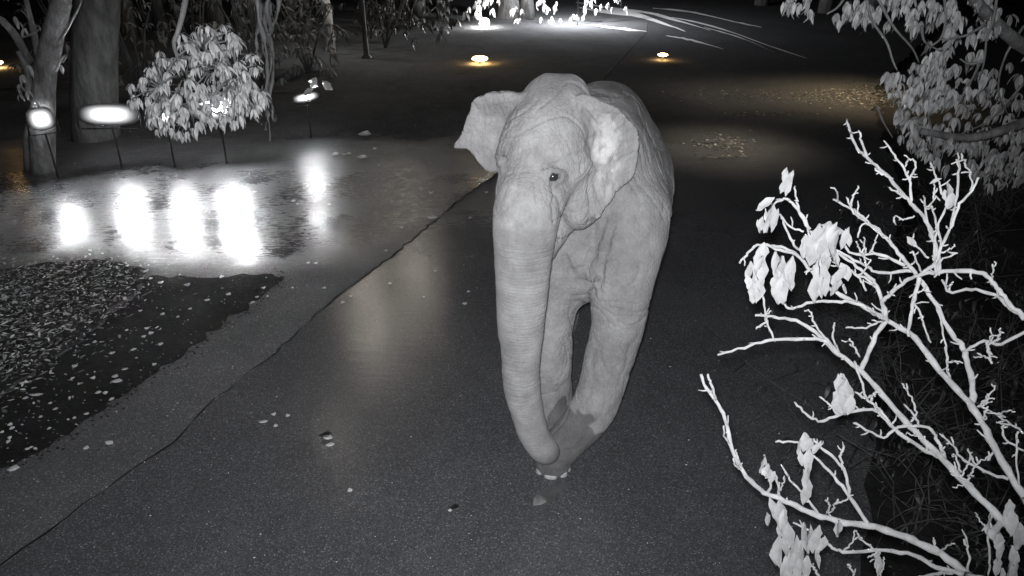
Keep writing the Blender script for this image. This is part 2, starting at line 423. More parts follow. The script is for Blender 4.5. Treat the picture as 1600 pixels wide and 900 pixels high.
# ------------------------------------------------------------------ the elephant
HEAD = R(20)
EO = np.array((.42, 4.25, 0.0))                       # ground point under the shoulders
EF = np.array((-math.sin(HEAD), -math.cos(HEAD), 0)); EL = np.array((math.cos(HEAD), -math.sin(HEAD), 0))
BACK = R(10)                                          # the body behind the shoulders curves straighter away
BF = np.array((-math.sin(BACK), -math.cos(BACK), 0)); BL = np.array((math.cos(BACK), -math.sin(BACK), 0))
def E(f, l, z):
    if f < -.3: return EO - EF * .3 + BF * (f + .3) + BL * l + np.array((0, 0, z))
    return EO + EF * f + EL * l + np.array((0, 0, z))
VOX = .0085
GLO = np.array((-.50, 3.38, -.03)); GHI = np.array((1.62, 6.45, 2.62))
GN = np.ceil((GHI - GLO) / VOX).astype(int)
GX = [(GLO[i] + VOX * np.arange(GN[i])).astype(np.float32) for i in range(3)]
FLD = np.full(GN, 1.0, np.float32)
def sub(lo, hi, k):
    s = []
    for i in range(3):
        a = max(0, int((lo[i] - k - .03 - GLO[i]) / VOX)); b = min(GN[i], int((hi[i] + k + .03 - GLO[i]) / VOX) + 2)
        s.append(slice(a, max(b, a)))
    return tuple(s), np.meshgrid(*[GX[i][s[i]] for i in range(3)], indexing='ij', sparse=True)
def union(sl, d, k):
    a = FLD[sl]; h = np.maximum(k - np.abs(a - d), 0) / k
    FLD[sl] = np.minimum(a, d) - h * h * k * .25
def carve(sl, d, k):                                  # smooth subtraction
    a = FLD[sl]; b = -d; h = np.maximum(k - np.abs(a - b), 0) / k
    FLD[sl] = np.maximum(a, b) + h * h * k * .25
def cone_d(X, a, b, ra, rb):
    ab = b - a; L2 = float(ab @ ab)
    px, py, pz = X[0] - a[0], X[1] - a[1], X[2] - a[2]
    t = np.clip((px * ab[0] + py * ab[1] + pz * ab[2]) / L2, 0, 1)
    return np.sqrt((px - t * ab[0]) ** 2 + (py - t * ab[1]) ** 2 + (pz - t * ab[2]) ** 2) - (ra + (rb - ra) * t)
def cone(a, b, ra, rb, k=.06, op=union):
    a = np.array(a, float); b = np.array(b, float); m = max(ra, rb)
    sl, X = sub(np.minimum(a, b) - m, np.maximum(a, b) + m, k)
    op(sl, cone_d(X, a, b, ra, rb).astype(np.float32), k)
def chain(pts, rad, k=.06, n=4):
    m = (len(pts) - 1) * n + 1
    Q = spline(np.hstack([np.array(pts, float), np.array(rad, float)[:, None]]), m); pts, rad = Q[:, :3], Q[:, 3]
    for i in range(len(pts) - 1): cone(pts[i], pts[i + 1], rad[i], rad[i + 1], k)
def ell(c, r, k=.1, axes=None, op=union):             # ellipsoid, axes forward / left / up
    c = np.array(c, float); A = axes if axes is not None else (EF, EL, np.array((0, 0, 1.)))
    m = max(r); sl, X = sub(c - m, c + m, k)
    p = [X[i] - c[i] for i in range(3)]
    q = [(p[0] * a[0] + p[1] * a[1] + p[2] * a[2]) for a in A]
    k0 = np.sqrt(sum((q[i] / r[i]) ** 2 for i in range(3)))
    k1 = np.sqrt(sum((q[i] / r[i] ** 2) ** 2 for i in range(3)))
    op(sl, (k0 * (k0 - 1) / np.maximum(k1, 1e-6)).astype(np.float32), k)
# trunk of the body
BAX = (BF, BL, np.array((0, 0, 1.)))
ell(E(-.84, .05, 1.52), (.86, .49, .62), .12, BAX)
ell(E(-.34, .04, 1.60), (.40, .42, .54), .15)
ell(E(-1.36, .0, 1.56), (.40, .37, .54), .15, BAX)
chain([E(-1.7, 0, 1.78), E(-1.2, 0, 1.93), E(-.7, 0, 2.01), E(-.3, -.02, 1.98)], [.12, .17, .17, .15], .22)
ell(E(-.10, -.03, 1.32), (.24, .25, .34), .12)         # brisket
# neck
cone(E(-.28, -.03, 1.90), E(.18, -.12, 2.0), .34, .27, .12)
# hind legs
chain([E(-1.38, .20, 1.35), E(-1.3, .24, .85), E(-1.5, .24, .42), E(-1.5, .24, .10)], [.33, .21, .145, .165], .12)
chain([E(-1.38, -.22, 1.35), E(-1.15, -.28, .85), E(-1.28, -.32, .42), E(-1.25, -.33, .10)], [.33, .21, .145, .165], .12)
# tail
chain([E(-1.8, 0, 1.85), E(-1.93, 0, 1.6), E(-1.95, .02, 1.2), E(-1.94, .03, .75)], [.06, .04, .03, .022], .06)
# right foreleg (planted, further back)
chain([E(-.20, -.24, 1.65), at(858, 455, 4.34), at(855, 560, 4.26), at(858, 640, 4.24), E(.06, -.13, .10)], [.30, .165, .140, .135, .165], .10)
# left foreleg swinging in front
LLEG = [E(-.20, .26, 1.62), at(970, 440, 4.12), at(966, 500, 4.06), at(949, 570, 4.00), at(927, 640, 3.94), at(893, 681, 3.87), at(866, 712, 3.82)]
chain(LLEG, [.27, .180, .146, .136, .128, .108, .094], .06)
FT = gnd(864, 738)
cone(FT + (.01, .06, .10), FT + (.0, .045, .03), .085, .112, .05)
# head
HL = -.125
ell(E(.26, HL, 2.11), (.30, .262, .36), .10)
ell(E(.16, HL + .078, 2.345), (.17, .115, .165), .10)
ell(E(.16, HL - .055, 2.34), (.17, .115, .165), .10)
cone(E(.40, HL, 2.12), E(.55, HL, 1.92), .225, .165, .10)
for s in (-1, 1):
    ell(E(.25, HL + s * .19, 1.85), (.19, .125, .19), .05)          # cheek
    ell(E(.37, HL + s * .20, 2.085), (.10, .07, .05), .06)           # brow
    ell(E(.22, HL + s * .30, 2.20), (.12, .06, .11), .09, op=carve) # temple hollow
cone(E(.18, HL, 1.74), E(.47, HL, 1.575), .20, .10, .05)            # jaw
cone(E(.44, HL, 1.565), E(.55, HL, 1.51), .085, .050, .04)           # lower lip
# trunk
TR = [E(.52, HL, 1.98), at(822, 330, 3.67), at(818, 400, 3.65), at(814, 500, 3.635), at(815, 600, 3.63), at(829, 665, 3.645), at(846, 698, 3.67), at(856, 708, 3.70)]
TRR = [.172, .155, .142, .118, .094, .082, .068, .058]
chain(TR, TRR, .05)
# ears: curved slabs with their own outline
def poly_d(u, v, P):
    P = np.asarray(P); d = None; ins = None
    for i in range(len(P)):
        a = P[i]; b = P[i - 1]; e = b - a
        wx, wy = u - a[0], v - a[1]
        t = np.clip((wx * e[0] + wy * e[1]) / (e @ e), 0, 1)
        q = (wx - e[0] * t) ** 2 + (wy - e[1] * t) ** 2
        d = q if d is None else np.minimum(d, q)
        c = ((a[1] > v) != (b[1] > v)) & (wx < e[0] * wy / (e[1] + 1e-9 if abs(e[1]) < 1e-9 else e[1]))
        ins = c if ins is None else ins ^ c
    return np.where(ins, -1, 1) * np.sqrt(d)
def ear(out_px, A, d1, tilt, thick, bend, k, roll=0.):
    """outline on the plane through A spanned by d1 (outwards and back) and a tilted vertical"""
    A = np.array(A, float); d1 = np.array(d1, float); d1 /= np.linalg.norm(d1)
    d2 = np.array((0, tilt, 1.)); d2 -= d1 * (d2 @ d1); d2 /= np.linalg.norm(d2)
    n = np.cross(d1, d2); n *= -np.sign(n[1])
    P = []
    for (x, y) in out_px:
        r = ray(x, y); t = ((A - CAM) @ n) / (r @ n); q = CAM + r * t - A; P.append((q @ d1, q @ d2))
    P = np.array(P); C = spline(np.vstack([P, P[:1]]), len(P) * 3)[:-1]
    W = [A + d1 * p[0] + d2 * p[1] for p in P]
    sl, X = sub(np.min(W, 0) - .12, np.max(W, 0) + .12, .02)
    p = [X[i] - A[i] for i in range(3)]
    u = p[0] * d1[0] + p[1] * d1[1] + p[2] * d1[2]
    v = p[0] * d2[0] + p[1] * d2[1] + p[2] * d2[2]
    h = p[0] * n[0] + p[1] * n[1] + p[2] * n[2]
    h = h - bend(u, v)
    r = poly_d(u, v, C)
    th = thick * (1 - .45 * np.clip(u / .3, 0, 1)) + .022 * np.exp(-((r + .012) / .014) ** 2) * np.clip((v + .12) / .1, 0, 1)
    qx = np.maximum(r + .008, 0); qy = np.maximum(np.abs(h) - th * .5, 0)
    d = np.sqrt(qx * qx + qy * qy) + np.minimum(np.maximum(r + .008, np.abs(h) - th * .5), 0) - .008
    union(sl, d.astype(np.float32), k)
    return (A, d1, d2, n, P)
LE_PX = [(893, 150), (910, 146), (938, 158), (962, 172), (984, 190), (996, 212), (997, 245), (994, 272), (986, 285), (970, 296), (950, 321), (930, 343), (923, 322), (915, 270), (900, 210)]
RE_PX = [(822, 148), (795, 141), (765, 143), (744, 154), (733, 178), (724, 204), (709, 228), (714, 233), (731, 235), (742, 250), (756, 264), (772, 268), (800, 250), (815, 200)]
lA = at(918, 215, 3.95); lB = at(996, 225, 4.02)
LEAR = ear(LE_PX, lA, (lB - lA) * (1, 1, 0), .24, .028, lambda u, v: .03 * np.sin(v * 9 + u * 5) - .5 * (u - .1) ** 2 + .05 * np.exp(-((v - .16) / .06) ** 2), .016)
rA = at(790, 200, 4.10); rB = at(709, 228, 4.20)
REAR = ear(RE_PX, rA, (rB - rA) * (1, 1, 0), .10, .030, lambda u, v: .02 * np.sin(v * 10 + u * 6) - .4 * (u - .1) ** 2 + .04 * np.exp(-((v - .16) / .05) ** 2), .035)
# eye sockets and lids
EYE = []
def surf(x, y):                                        # where the line of sight meets the skin
    d = ray(x, y)
    for t in np.arange(3.4, 5.2, .004):
        p = CAM + d * t; i = ((p - GLO) / VOX).astype(int)
        if FLD[tuple(i)] < 0: return p
eL = surf(867, 278)
mir = EO + EF * ((eL - EO) @ EF) + EL * (2 * HL - (eL - EO) @ EL); mir = mir - EF * .12; mir[2] = eL[2]
for c, s in ((eL, 1), (mir, -1)):
    out = EL * s * .66 + EF * .72; out /= np.linalg.norm(out)
    ell(c + out * .02, (.06, .045, .05), .04, op=carve)
    e = c - out * .025
    EYE.append((e, out))
    up = np.array((0, 0, 1.)); tn = np.cross(up, out)
    for j in range(10):                                # upper and lower lid folds
        a0, a1 = math.pi * j / 9 * 1.0, math.pi * (j + 1) / 9
        for sg, rr, wd, off in ((1, .041, .010, .022), (-1, .039, .009, .019), (1, .058, .009, .010), (-1, .054, .008, .008), (-1, .066, .009, .004)):
            if j == 9: continue
            p0 = e + out * off + tn * rr * 1.15 * math.cos(a0) + up * sg * rr * .8 * math.sin(a0)
            p1 = e + out * off + tn * rr * 1.15 * math.cos(a1) + up * sg * rr * .8 * math.sin(a1)
            cone(p0, p1, wd, wd, .012)
# mouth corner and cheek fold, ear hole slit
def groove(pxs, depth=.012, k=.008):
    q = [surf(x, y) for x, y in pxs]
    q = [p for p in q if p is not None]
    for a, b in zip(q[:-1], q[1:]): cone(a, b, depth, depth, k, op=carve)
groove([(868, 300), (862, 320), (863, 345), (871, 362), (873, 378)], .008)
groove([(873, 372), (888, 371), (905, 360), (918, 345)], .008)
groove([(909, 256), (909, 268)], .010)
groove([(912, 172), (926, 190), (934, 208), (930, 235), (924, 268), (921, 300), (923, 328)], .011, .010)
groove([(850, 262), (858, 256), (870, 256), (880, 264)], .006, .01)
groove([(856, 296), (866, 301), (876, 296)], .006, .01)
groove([(930, 352), (925, 375), (930, 400)], .011, .03)
groove([(945, 345), (935, 372), (925, 395), (915, 418)], .011, .03)
groove([(905, 420), (915, 445), (930, 455)], .012, .03)
groove([(882, 402), (893, 425), (905, 440), (922, 446), (938, 432)], .012, .03)
groove([(960, 350), (948, 385), (940, 420), (936, 450)], .009, .03)

# ---- surface nets
def surface_nets():
    S = FLD < 0
    c = np.zeros(np.array(GN) - 1, np.int8)
    offs = [(i, j, k) for i in (0, 1) for j in (0, 1) for k in (0, 1)]
    for (i, j, k) in offs: c += S[i:GN[0] - 1 + i, j:GN[1] - 1 + j, k:GN[2] - 1 + k]
    act = np.argwhere((c > 0) & (c < 8)); N = len(act)
    val = np.stack([FLD[act[:, 0] + i, act[:, 1] + j, act[:, 2] + k] for (i, j, k) in offs], 1)
    sm = np.zeros((N, 3)); ct = np.zeros(N)
    O = np.array(offs, float)
    for a in range(8):
        for b in range(a + 1, 8):
            if np.abs(O[a] - O[b]).sum() != 1: continue
            va, vb = val[:, a], val[:, b]; m = (va < 0) != (vb < 0)
            t = np.where(m, va / np.where(m, va - vb, 1), 0)[:, None]
            sm += np.where(m[:, None], O[a] + (O[b] - O[a]) * t, 0); ct += m
    V = GLO + VOX * (act + sm / ct[:, None])
    idx = np.full(np.array(GN) - 1, -1, np.int32); idx[tuple(act.T)] = np.arange(N)
    Q = []
    for ax in range(3):
        b, cc = (ax + 1) % 3, (ax + 2) % 3
        s0 = [slice(None)] * 3; s1 = [slice(None)] * 3; s0[ax] = slice(0, -1); s1[ax] = slice(1, None)
        a0, a1 = S[tuple(s0)], S[tuple(s1)]
        e = np.argwhere(a0 != a1); fl = a0[tuple(e.T)]
        ok = (e[:, b] > 0) & (e[:, cc] > 0) & (e[:, b] < GN[b] - 1) & (e[:, cc] < GN[cc] - 1); e = e[ok]; fl = fl[ok]
        def g(db, dc):
            q = e.copy(); q[:, b] += db; q[:, cc] += dc; return idx[tuple(q.T)]
        f = np.stack([g(-1, -1), g(0, -1), g(0, 0), g(-1, 0)], 1)
        f[~fl] = f[~fl][:, ::-1]; Q.append(f)
    return V, np.vstack(Q)
EV, EQ = surface_nets()
def nbr_smooth(V, Q, it, lam):
    for _ in range(it):
        s = np.zeros_like(V); n = np.zeros(len(V))
        for a, b in ((0, 1), (1, 2), (2, 3), (3, 0)):
            np.add.at(s, Q[:, a], V[Q[:, b]]); np.add.at(n, Q[:, a], 1)
            np.add.at(s, Q[:, b], V[Q[:, a]]); np.add.at(n, Q[:, b], 1)
        V = V + lam * (s / n[:, None] - V)
    return V
EV = nbr_smooth(EV, EQ, 2, .5)
def vnormals(V, Q):
    n = np.cross(V[Q[:, 2]] - V[Q[:, 0]], V[Q[:, 3]] - V[Q[:, 1]]); o = np.zeros_like(V)
    for k in range(4): np.add.at(o, Q[:, k], n)
    return o / (np.linalg.norm(o, axis=1, keepdims=True) + 1e-12)
EN = vnormals(EV, EQ)
# coordinates along and around the trunk for its rings of wrinkles
_q = spline(np.hstack([np.array(TR), np.array(TRR)[:, None]]), 29); seg = _q[:, :3]; TRR = _q[:, 3]; best = np.full(len(EV), 9.); along = np.zeros(len(EV)); acc = 0
for i in range(len(seg) - 1):
    ab = seg[i + 1] - seg[i]; L = np.linalg.norm(ab); t = np.clip((EV - seg[i]) @ ab / L ** 2, 0, 1)
    d = np.linalg.norm(EV - seg[i] - t[:, None] * ab, axis=1) - (TRR[i] + (TRR[i + 1] - TRR[i]) * t)
    m = d < best; best[m] = d[m]; along[m] = acc + t[m] * L; acc += L
tw = np.clip(2 - best / .025, 0, 1) * np.clip((along - .10) / .25, 0, 1)
# larger folds: sagging skin on the neck, flank and legs, rings on the trunk
loc = np.stack([(EV - EO) @ EF, (EV - EO) @ EL, EV[:, 2]], 1)
disp = .006 * vnoise(EV, 5) + .0035 * vnoise(EV, 12)
fold = np.abs(vnoise(EV * (1, 1, .45) + .3 * vnoise(EV, 3)[:, None], 9)); disp -= .009 * np.clip(.2 - fold, 0, 1) / .2 * (1 - tw)
fold2 = np.abs(vnoise(EV * (1, 1, .3) + .2 * vnoise(EV, 5)[:, None], 17)); disp -= .005 * np.clip(.22 - fold2, 0, 1) / .22 * (1 - tw) * np.clip(.5 + vnoise(EV, 2.5), 0, 1)
disp += tw * .0015 * np.clip(vnoise(EV, 6) + .4, 0, 1) * np.sin(along * 2 * math.pi / .034 + 4.5 * vnoise(EV, 6))
disp *= np.clip(EV[:, 2] / .1, 0, 1)
EV = EV + EN * disp[:, None]
EV[:, 2] = np.maximum(EV[:, 2], .006)
# skin tone: depigmented ears and forehead, darker lower left leg and trunk tip
tone = 1 + .10 * np.clip((loc[:, 0] - .2) / .3, 0, 1) + .20 * vnoise(EV, 3.5) + .13 * vnoise(EV, 9) + .10 * vnoise(EV, 24)
pale = np.zeros(len(EV))
for (A, d1, d2, n, P), cu, cv, ru, rv, amt in ((LEAR, .10, -.07, .10, .27, 1.0), (REAR, .10, .0, .085, .09, .6)):
    q = EV - A; u, v, h = q @ d1, q @ d2, q @ n
    inn = (np.abs(h + .0) < .08) & (u > .015)
    b = np.clip(1.25 - np.sqrt(((u - cu) / ru) ** 2 + ((v - cv) / rv) ** 2), 0, 1)
    sp = np.clip(.45 + 2.2 * (vnoise(EV * (1.6, 1.6, .8), 22) + .55 * vnoise(EV, 45)), 0, 1)
    pale = np.maximum(pale, np.where(inn, b * (.22 + .78 * sp) * amt, 0))
fh = np.exp(-(((loc[:, 0] - .5) / .22) ** 2 + ((loc[:, 1] - HL - .02) / .2) ** 2 + ((loc[:, 2] - 2.0) / .3) ** 2))
pale = np.maximum(pale, .16 * fh * np.clip(.5 + 1.2 * vnoise(EV, 16), 0, 1))
dark = np.zeros(len(EV))
for c, _ in EYE:
    q = EV - c; dark = np.maximum(dark, .52 * np.exp(-((q ** 2).sum(1)) / .062 ** 2))
ax = LLEG[6] - LLEG[4]; ax = ax / np.linalg.norm(ax)
q = EV - LLEG[4]; s = q @ ax; rr = np.linalg.norm(q - s[:, None] * ax, axis=1)
edge = .05 + .04 * vnoise(EV, 9) + .035 * vnoise(EV, 26)
wet = np.clip((s - edge) / .02, 0, 1) * (rr < .24) * (best > .035)  # lower left leg darker below a ragged edge
wet = np.maximum(wet, .85 * (best < .045) * np.clip((along - acc + .16 + .05 * vnoise(EV, 10)) / .14, 0, 1))
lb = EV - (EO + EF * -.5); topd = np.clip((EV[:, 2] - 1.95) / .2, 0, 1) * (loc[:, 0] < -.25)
body_dark = .3 * topd * np.clip(.6 + vnoise(EV, 6), 0, 1)  # upper back darker in patches
flank_shade = np.clip((-.02 - loc[:, 0]) / .3, 0, 1) * np.clip(.35 + .9 * vnoise(EV, 2.6) + .5 * vnoise(EV, 7), 0, 1); body_dark = np.maximum(body_dark, .30 * flank_shade)  # flanks darkened in the skin colour for shading contrast
me = bpy.data.meshes.new('elephant_body')
me.from_pydata((EV - EO).tolist(), [], EQ.tolist())
me.polygons.foreach_set('use_smooth', [True] * len(me.polygons)); me.update()
for nm, a in (('tone', tone), ('pale', pale), ('dark', np.maximum(dark, np.maximum(.50 * wet, body_dark))), ('along', along), ('tw', tw), ('wet', wet)):
    at_ = me.attributes.new(nm, 'FLOAT', 'POINT'); at_.data.foreach_set('value', a.astype(np.float32))
m = NT('elephant_skin'); v = m.coord()
spk = m.noise(v, 55, 5, .65); blot = m.noise(v, 9, 4, .6)
base = m.math('MULTIPLY', m.attr('tone'), m.math('MULTIPLY_ADD', blot, .7, .65))
base = m.math('MULTIPLY', base, m.math('MULTIPLY_ADD', spk, .55, .72))
base = m.math('MULTIPLY', base, .25)
base = m.math('ADD', base, m.math('MULTIPLY', m.attr('pale'), .26))
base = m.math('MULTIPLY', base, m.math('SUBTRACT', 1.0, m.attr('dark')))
cx = m.new('ShaderNodeCombineColor'); m.l.new(base, cx.inputs[0])
m.l.new(m.math('MULTIPLY', base, .985), cx.inputs[1]); m.l.new(m.math('MULTIPLY', base, .985), cx.inputs[2])
crk = m.voro(m.coord(scale=(1, 1, .75)), 34, 'DISTANCE_TO_EDGE')
crk = m.ramp(crk, [(0, 0), (.12, 1)])
ring = m.math('SINE', m.math('ADD', m.math('MULTIPLY', m.attr('along'), 330), m.math('MULTIPLY', m.noise(v, 7, 4), 17)))
h = m.math('ADD', m.math('MULTIPLY', crk, m.math('SUBTRACT', 1.0, m.attr('tw'))), m.math('MULTIPLY', m.math('MULTIPLY', ring, m.attr('tw')), m.math('MULTIPLY', m.noise(v, 6, 3), .62)))
b1 = m.bump(h, .0024, .9); m.bump(m.noise(v, 60, 5, .65), .006, .9, b1)
m.fin(cx.outputs[0], .85, .25, **{'Diffuse Roughness': .25}); SKIN = m.m
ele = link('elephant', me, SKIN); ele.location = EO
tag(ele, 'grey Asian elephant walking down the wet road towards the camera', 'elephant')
# eyes
m = NT('elephant_eye'); m.fin(.03, .12, .7); EYEM = m.m
for e, out in EYE:
    b = MB(); b.lathe(e - EO - out * .021, [(.001, 0), (.012, .003), (.022, .008), (.028, .021), (.027, .031), (.018, .043), (.001, .048)], 16, out)
    b.build('eye', EYEM, ele)
# toenails of the four feet
m = NT('toenail'); v = m.coord('Object'); m.fin(m.ramp(m.noise(v, 25, 3), [(.3, .34), (.7, .48)]), .6, .4); NAILM = m.m
def nails(c, f, r, z, hh, w):
    a0 = math.atan2(f[1], f[0])
    for a in ((-62, -24, 20, 60) if w > .037 else (-58, -6, 46, 85)):
        t = a0 + R(a); d = np.array((math.cos(t), math.sin(t), 0)); s = np.array((-d[1], d[0], 0))
        V = []; F = []
        nu, nv = 9, 7
        for i in range(nv):
            for j in range(nu):
                u = -1 + 2 * j / (nu - 1); y = i / (nv - 1)
                ww = w * (1.25 if a == -6 else 1) * (1 - .28 * y ** 3) * (1 if i else .96); bulge = math.sqrt(max(0, 1 - .8 * u * u)) * (1 - .35 * y * y)
                V.append(c - EO + d * (r - .022 + .03 * bulge - (.35 if w > .037 else .62) * hh * y) + s * ww * u + np.array((0, 0, z + hh * y - .25 * hh * y * u * u)))
        for i in range(nv - 1):
            for j in range(nu - 1):
                k = i * nu + j; F.append((k, k + 1, k + nu + 1, k + nu))
        o = link('toenail', mesh('toenail', V, F), NAILM, ele)
        sm = o.modifiers.new('thickness', 'SOLIDIFY'); sm.thickness = .012; sm.offset = -1
nails(FT + np.array((0, .045, 0)), np.array((-.08, -1., 0)), .120, .008, .13, .0369)
nails(E(.06, -.13, 0), EF, .17, .012, .07, .038)
nails(E(-1.5, .24, 0), EF, .168, .012, .07, .038)
nails(E(-1.25, -.33, 0), EF, .168, .012, .07, .038)
# ------------------------------------------------------------------ lamps
m = NT('lamp_metal'); v = m.coord(); m.fin(m.ramp(m.noise(v, 30, 3), [(.3, .03), (.7, .06)]), .8, .15); METAL = m.m
m = NT('post_metal'); v = m.coord(); m.fin(m.ramp(m.noise(v, 12, 4), [(.3, .015), (.7, .03)]), .6, .4); POSTM = m.m
def emis(name, col, st):
    m = NT(name); m.fin(.6, .4, .3); m.b.inputs['Emission Color'].default_value = (*col, 1); m.b.inputs['Emission Strength'].default_value = st
    return m.m
WHITE, AMBER, WARM = (.97, .98, 1.0), (1.0, .60, .20), (1.0, .90, .76)
def LAMPG(col, st):
    m = NT('lit_glass'); m.fin(.03, .4, .2); m.b.inputs['Emission Color'].default_value = (*col, 1)
    m.l.new(m.math('MULTIPLY', m.attr('hot'), st), m.b.inputs['Emission Strength']); return m.m
def unit(a): a = np.array(a, float); return a / np.linalg.norm(a)
def flood(px, D, wid, hei, st, label, col=WHITE, lean=0., name='floodlight'):
    """low floodlight on a ground stake, its glass turned to the road"""
    P = at(px[0], px[1], D); root = empty(name, (P[0], P[1], 0)); tag(root, label, 'floodlight', 'floodlights along the forecourt')
    h = P[2]; f = unit((-P[0], -P[1], 1.0 if h < 3 else 0)); s = unit(np.cross(f, (0, 0, 1))); u = np.cross(s, f)
    if lean: s, u = s * math.cos(lean) + u * math.sin(lean), u * math.cos(lean) - s * math.sin(lean)
    c = np.array((0, 0, h)); M = np.stack([s, f, u], 1)
    b = MB(); b.tube([(0, 0, -.03), (0.01, 0, h * .5), (0, 0, h - hei * .5 - .05)], [.014, .013, .012], 8); b.build('stake', METAL, root)
    b = MB(); b.tube([c - u * (hei / 2 + .05) - s * (wid / 2 + .02) * .9 - f * .03, c - u * (hei / 2 + .05) + s * (wid / 2 + .02) * .9 - f * .03], .008, 6)
    for k in (-1, 1): b.tube([c - u * (hei / 2 + .05) + s * k * (wid / 2 + .018) - f * .03, c + s * k * (wid / 2 + .018) - f * .03], .008, 6)
    b.build('bracket', METAL, root)
    def oval(k, off, n=28): return [c + f * off + s * wid / 2 * k * math.copysign(abs(math.cos(6.2832 * i / n)) ** .75, math.cos(6.2832 * i / n)) + u * hei / 2 * k * math.copysign(abs(math.sin(6.2832 * i / n)) ** .75, math.sin(6.2832 * i / n)) for i in range(n)]
    def rings(rs):
        V = [p for q in rs for p in q]; n = 28; F = [(i * n + j, (i + 1) * n + j, (i + 1) * n + (j + 1) % n, i * n + (j + 1) % n) for i in range(len(rs) - 1) for j in range(n)]
        return V, F, n
    V, F, n = rings([oval(.8, -.112), oval(.84, -.09), oval(1.05, -.02), oval(1.05, .0), oval(1.01, .0), oval(1.01, -.02)])
    F.append(tuple(range(n))); b = MB(); b.add(V, F)
    b.build('housing', METAL, root)
    K = (1.0, .95, .9, .85, .8, .75, .7, .65, .6, .55, .5, .44, .38, .32, .26, .2, .14, .07)
    V, F, n = rings([oval(k, .02 - .028 * k * k) for k in K])
    F.append(tuple((17 * n + j) for j in range(n))); b = MB(); b.add(V, F)
    o = b.build('glass', LAMPG(col, st), root)          # hot core, with a soft glow halo painted into the emission around it
    V, F, n = rings([oval(.78, -.115), oval(.6, -.125), oval(.3, -.13)]); F.append(tuple((2 * n + j) for j in range(n))); F = [q[::-1] for q in F]; b = MB(); b.add(V, F); b.build('rear_fill', emis('lit_rear_fill', col, 14), root)  # added glow at the back, brightens the ground behind the lamp
    aa = o.data.attributes.new('hot', 'FLOAT', 'POINT'); aa.data.foreach_set('value', [math.exp(-((k / .19) ** 2)) + 1.6 / st * min(1, (1 - k) / .55) ** 1.7 for k in K for j in range(n)])
    return root
flood((64, 186), 9.85, .32, .31, 2200, 'round bright floodlight on a stake before the pale left tree trunk')
flood((170, 179), 10.35, .75, .30, 1500, 'wide bright floodlight bar between the two left tree trunks', lean=.12)
flood((255, 176), 10.3, .45, .36, 2100, 'floodlight shining through the left side of the hanging leafy branch')
flood((338, 166), 10.5, .75, .42, 2100, 'floodlight shining through the right side of the hanging leafy branch')
L6 = flood((478, 152), 11.9, .42, .14, 2600, 'thin floodlight bar on a stake with dry leaves caught above it', lean=-.15)
# dry leaves caught on the last floodlight
def dryleaf_mesh(name, L, W, r, crumple=1.):
    V = []; F = []; nl, nw = 9, 5
    ph = [r.uniform(0, 6.28) for _ in range(6)]; k1 = r.uniform(-.8, .8)
    for i in range(nl):
        t = i / (nl - 1); wd = W * .5 * (math.sin(math.pi * min(1, t * .93 + .05)) ** .7) * (1 + .09 * math.sin(t * 11 + ph[0])) * (.35 + .65 * min(1, t * 4))
        if i == nl - 1: wd *= .45
        for j in range(nw):
            s = -1 + 2 * j / (nw - 1)
            rag = 1 + .08 * math.sin(t * 17 + ph[1] + s * 3) * (abs(s) > .9)
            x = s * wd * rag; z = -t * L * (1 + .05 * math.sin(s * 5 + ph[2]))
            y = crumple * (.34 * W * s * s * math.sin(t * 4 + ph[3]) + .14 * W * math.sin(t * 9 + s * 4 + ph[4]) + k1 * L * .25 * t * t)
            V.append((x + .06 * L * math.sin(t * 3 + ph[5]), y, z))
    for i in range(nl - 1):
        for j in range(nw - 1):
            k = i * nw + j; F.append((k, k + 1, k + nw + 1, k + nw))
    return mesh(name, V, F)
m = NT('pale_dry_leaf'); v = m.coord(); 
c = m.ramp(m.noise(v, 35, 4), [(.3, .44), (.7, .60)]); m.bump(m.noise(v, 60, 3), .003, .5); DRYLEAF = m.fin(c, .65, .25)
P6 = np.array(L6.location)
for k, (x, y, L, W, rx, ry) in enumerate(((493, 120, .22, .16, 15, 30), (503, 127, .20, .12, -20, -50), (488, 140, .16, .10, 10, 70))):
    o = link('fallen_leaf', dryleaf_mesh('fallen_leaf', L, W, random.Random(k + 3)), DRYLEAF); q = at(x, y, 11.82)
    o.location = q; o.rotation_euler = (R(rx), R(ry), R(20 * k))
    tag(o, ('dry leaf standing up on the thin floodlight bar, topmost', 'curled dry leaf hooked on the right end of the thin floodlight bar', 'small dry leaf lying low on the thin floodlight bar')[k], 'leaf')
# amber lamps low over the far road
def amber(px, D, r, st, label, col=AMBER, group='amber ground lamps', flat=.28):
    P = at(px[0], px[1], D); root = empty('ground_lamp', (P[0], P[1], 0)); tag(root, label, 'lamp', group)
    h = max(P[2], .14) if flat > .5 else .13; root.location = (*(gnd(px[0], px[1] + 3)[:2] if flat <= .5 else P[:2]), 0)
    b = MB(); b.lathe((0, 0, -.02), [(.06, 0), (.05, .03), (.018, .05), (.018, h - r * flat * .8), (r * .3, h - r * flat * .86)], 16); b.build('base', METAL, root)
    b = MB(); b.lathe((0, 0, h), [(r * math.sin(R(a_)) + .001, -r * flat * math.cos(R(a_))) for a_ in range(0, 181, 15)], 24); b.build('globe', emis('lit_globe', col, st), root)
    return root
amber((750, 97), 17.9, .19, 60, 'bright amber ground lamp beyond the elephant, nearest the white one')
amber((1035, 91), 18.6, .12, 50, 'small amber ground lamp on the far road right of the elephant')
amber((-6, 104), 17.0, .17, 60, 'amber ground lamp cut by the left edge of the photo')
amber((757, 39), 25.0, .16, 300, 'white globe lamp in front of the floodlit far tree', (1, .98, .94), None, 1.)
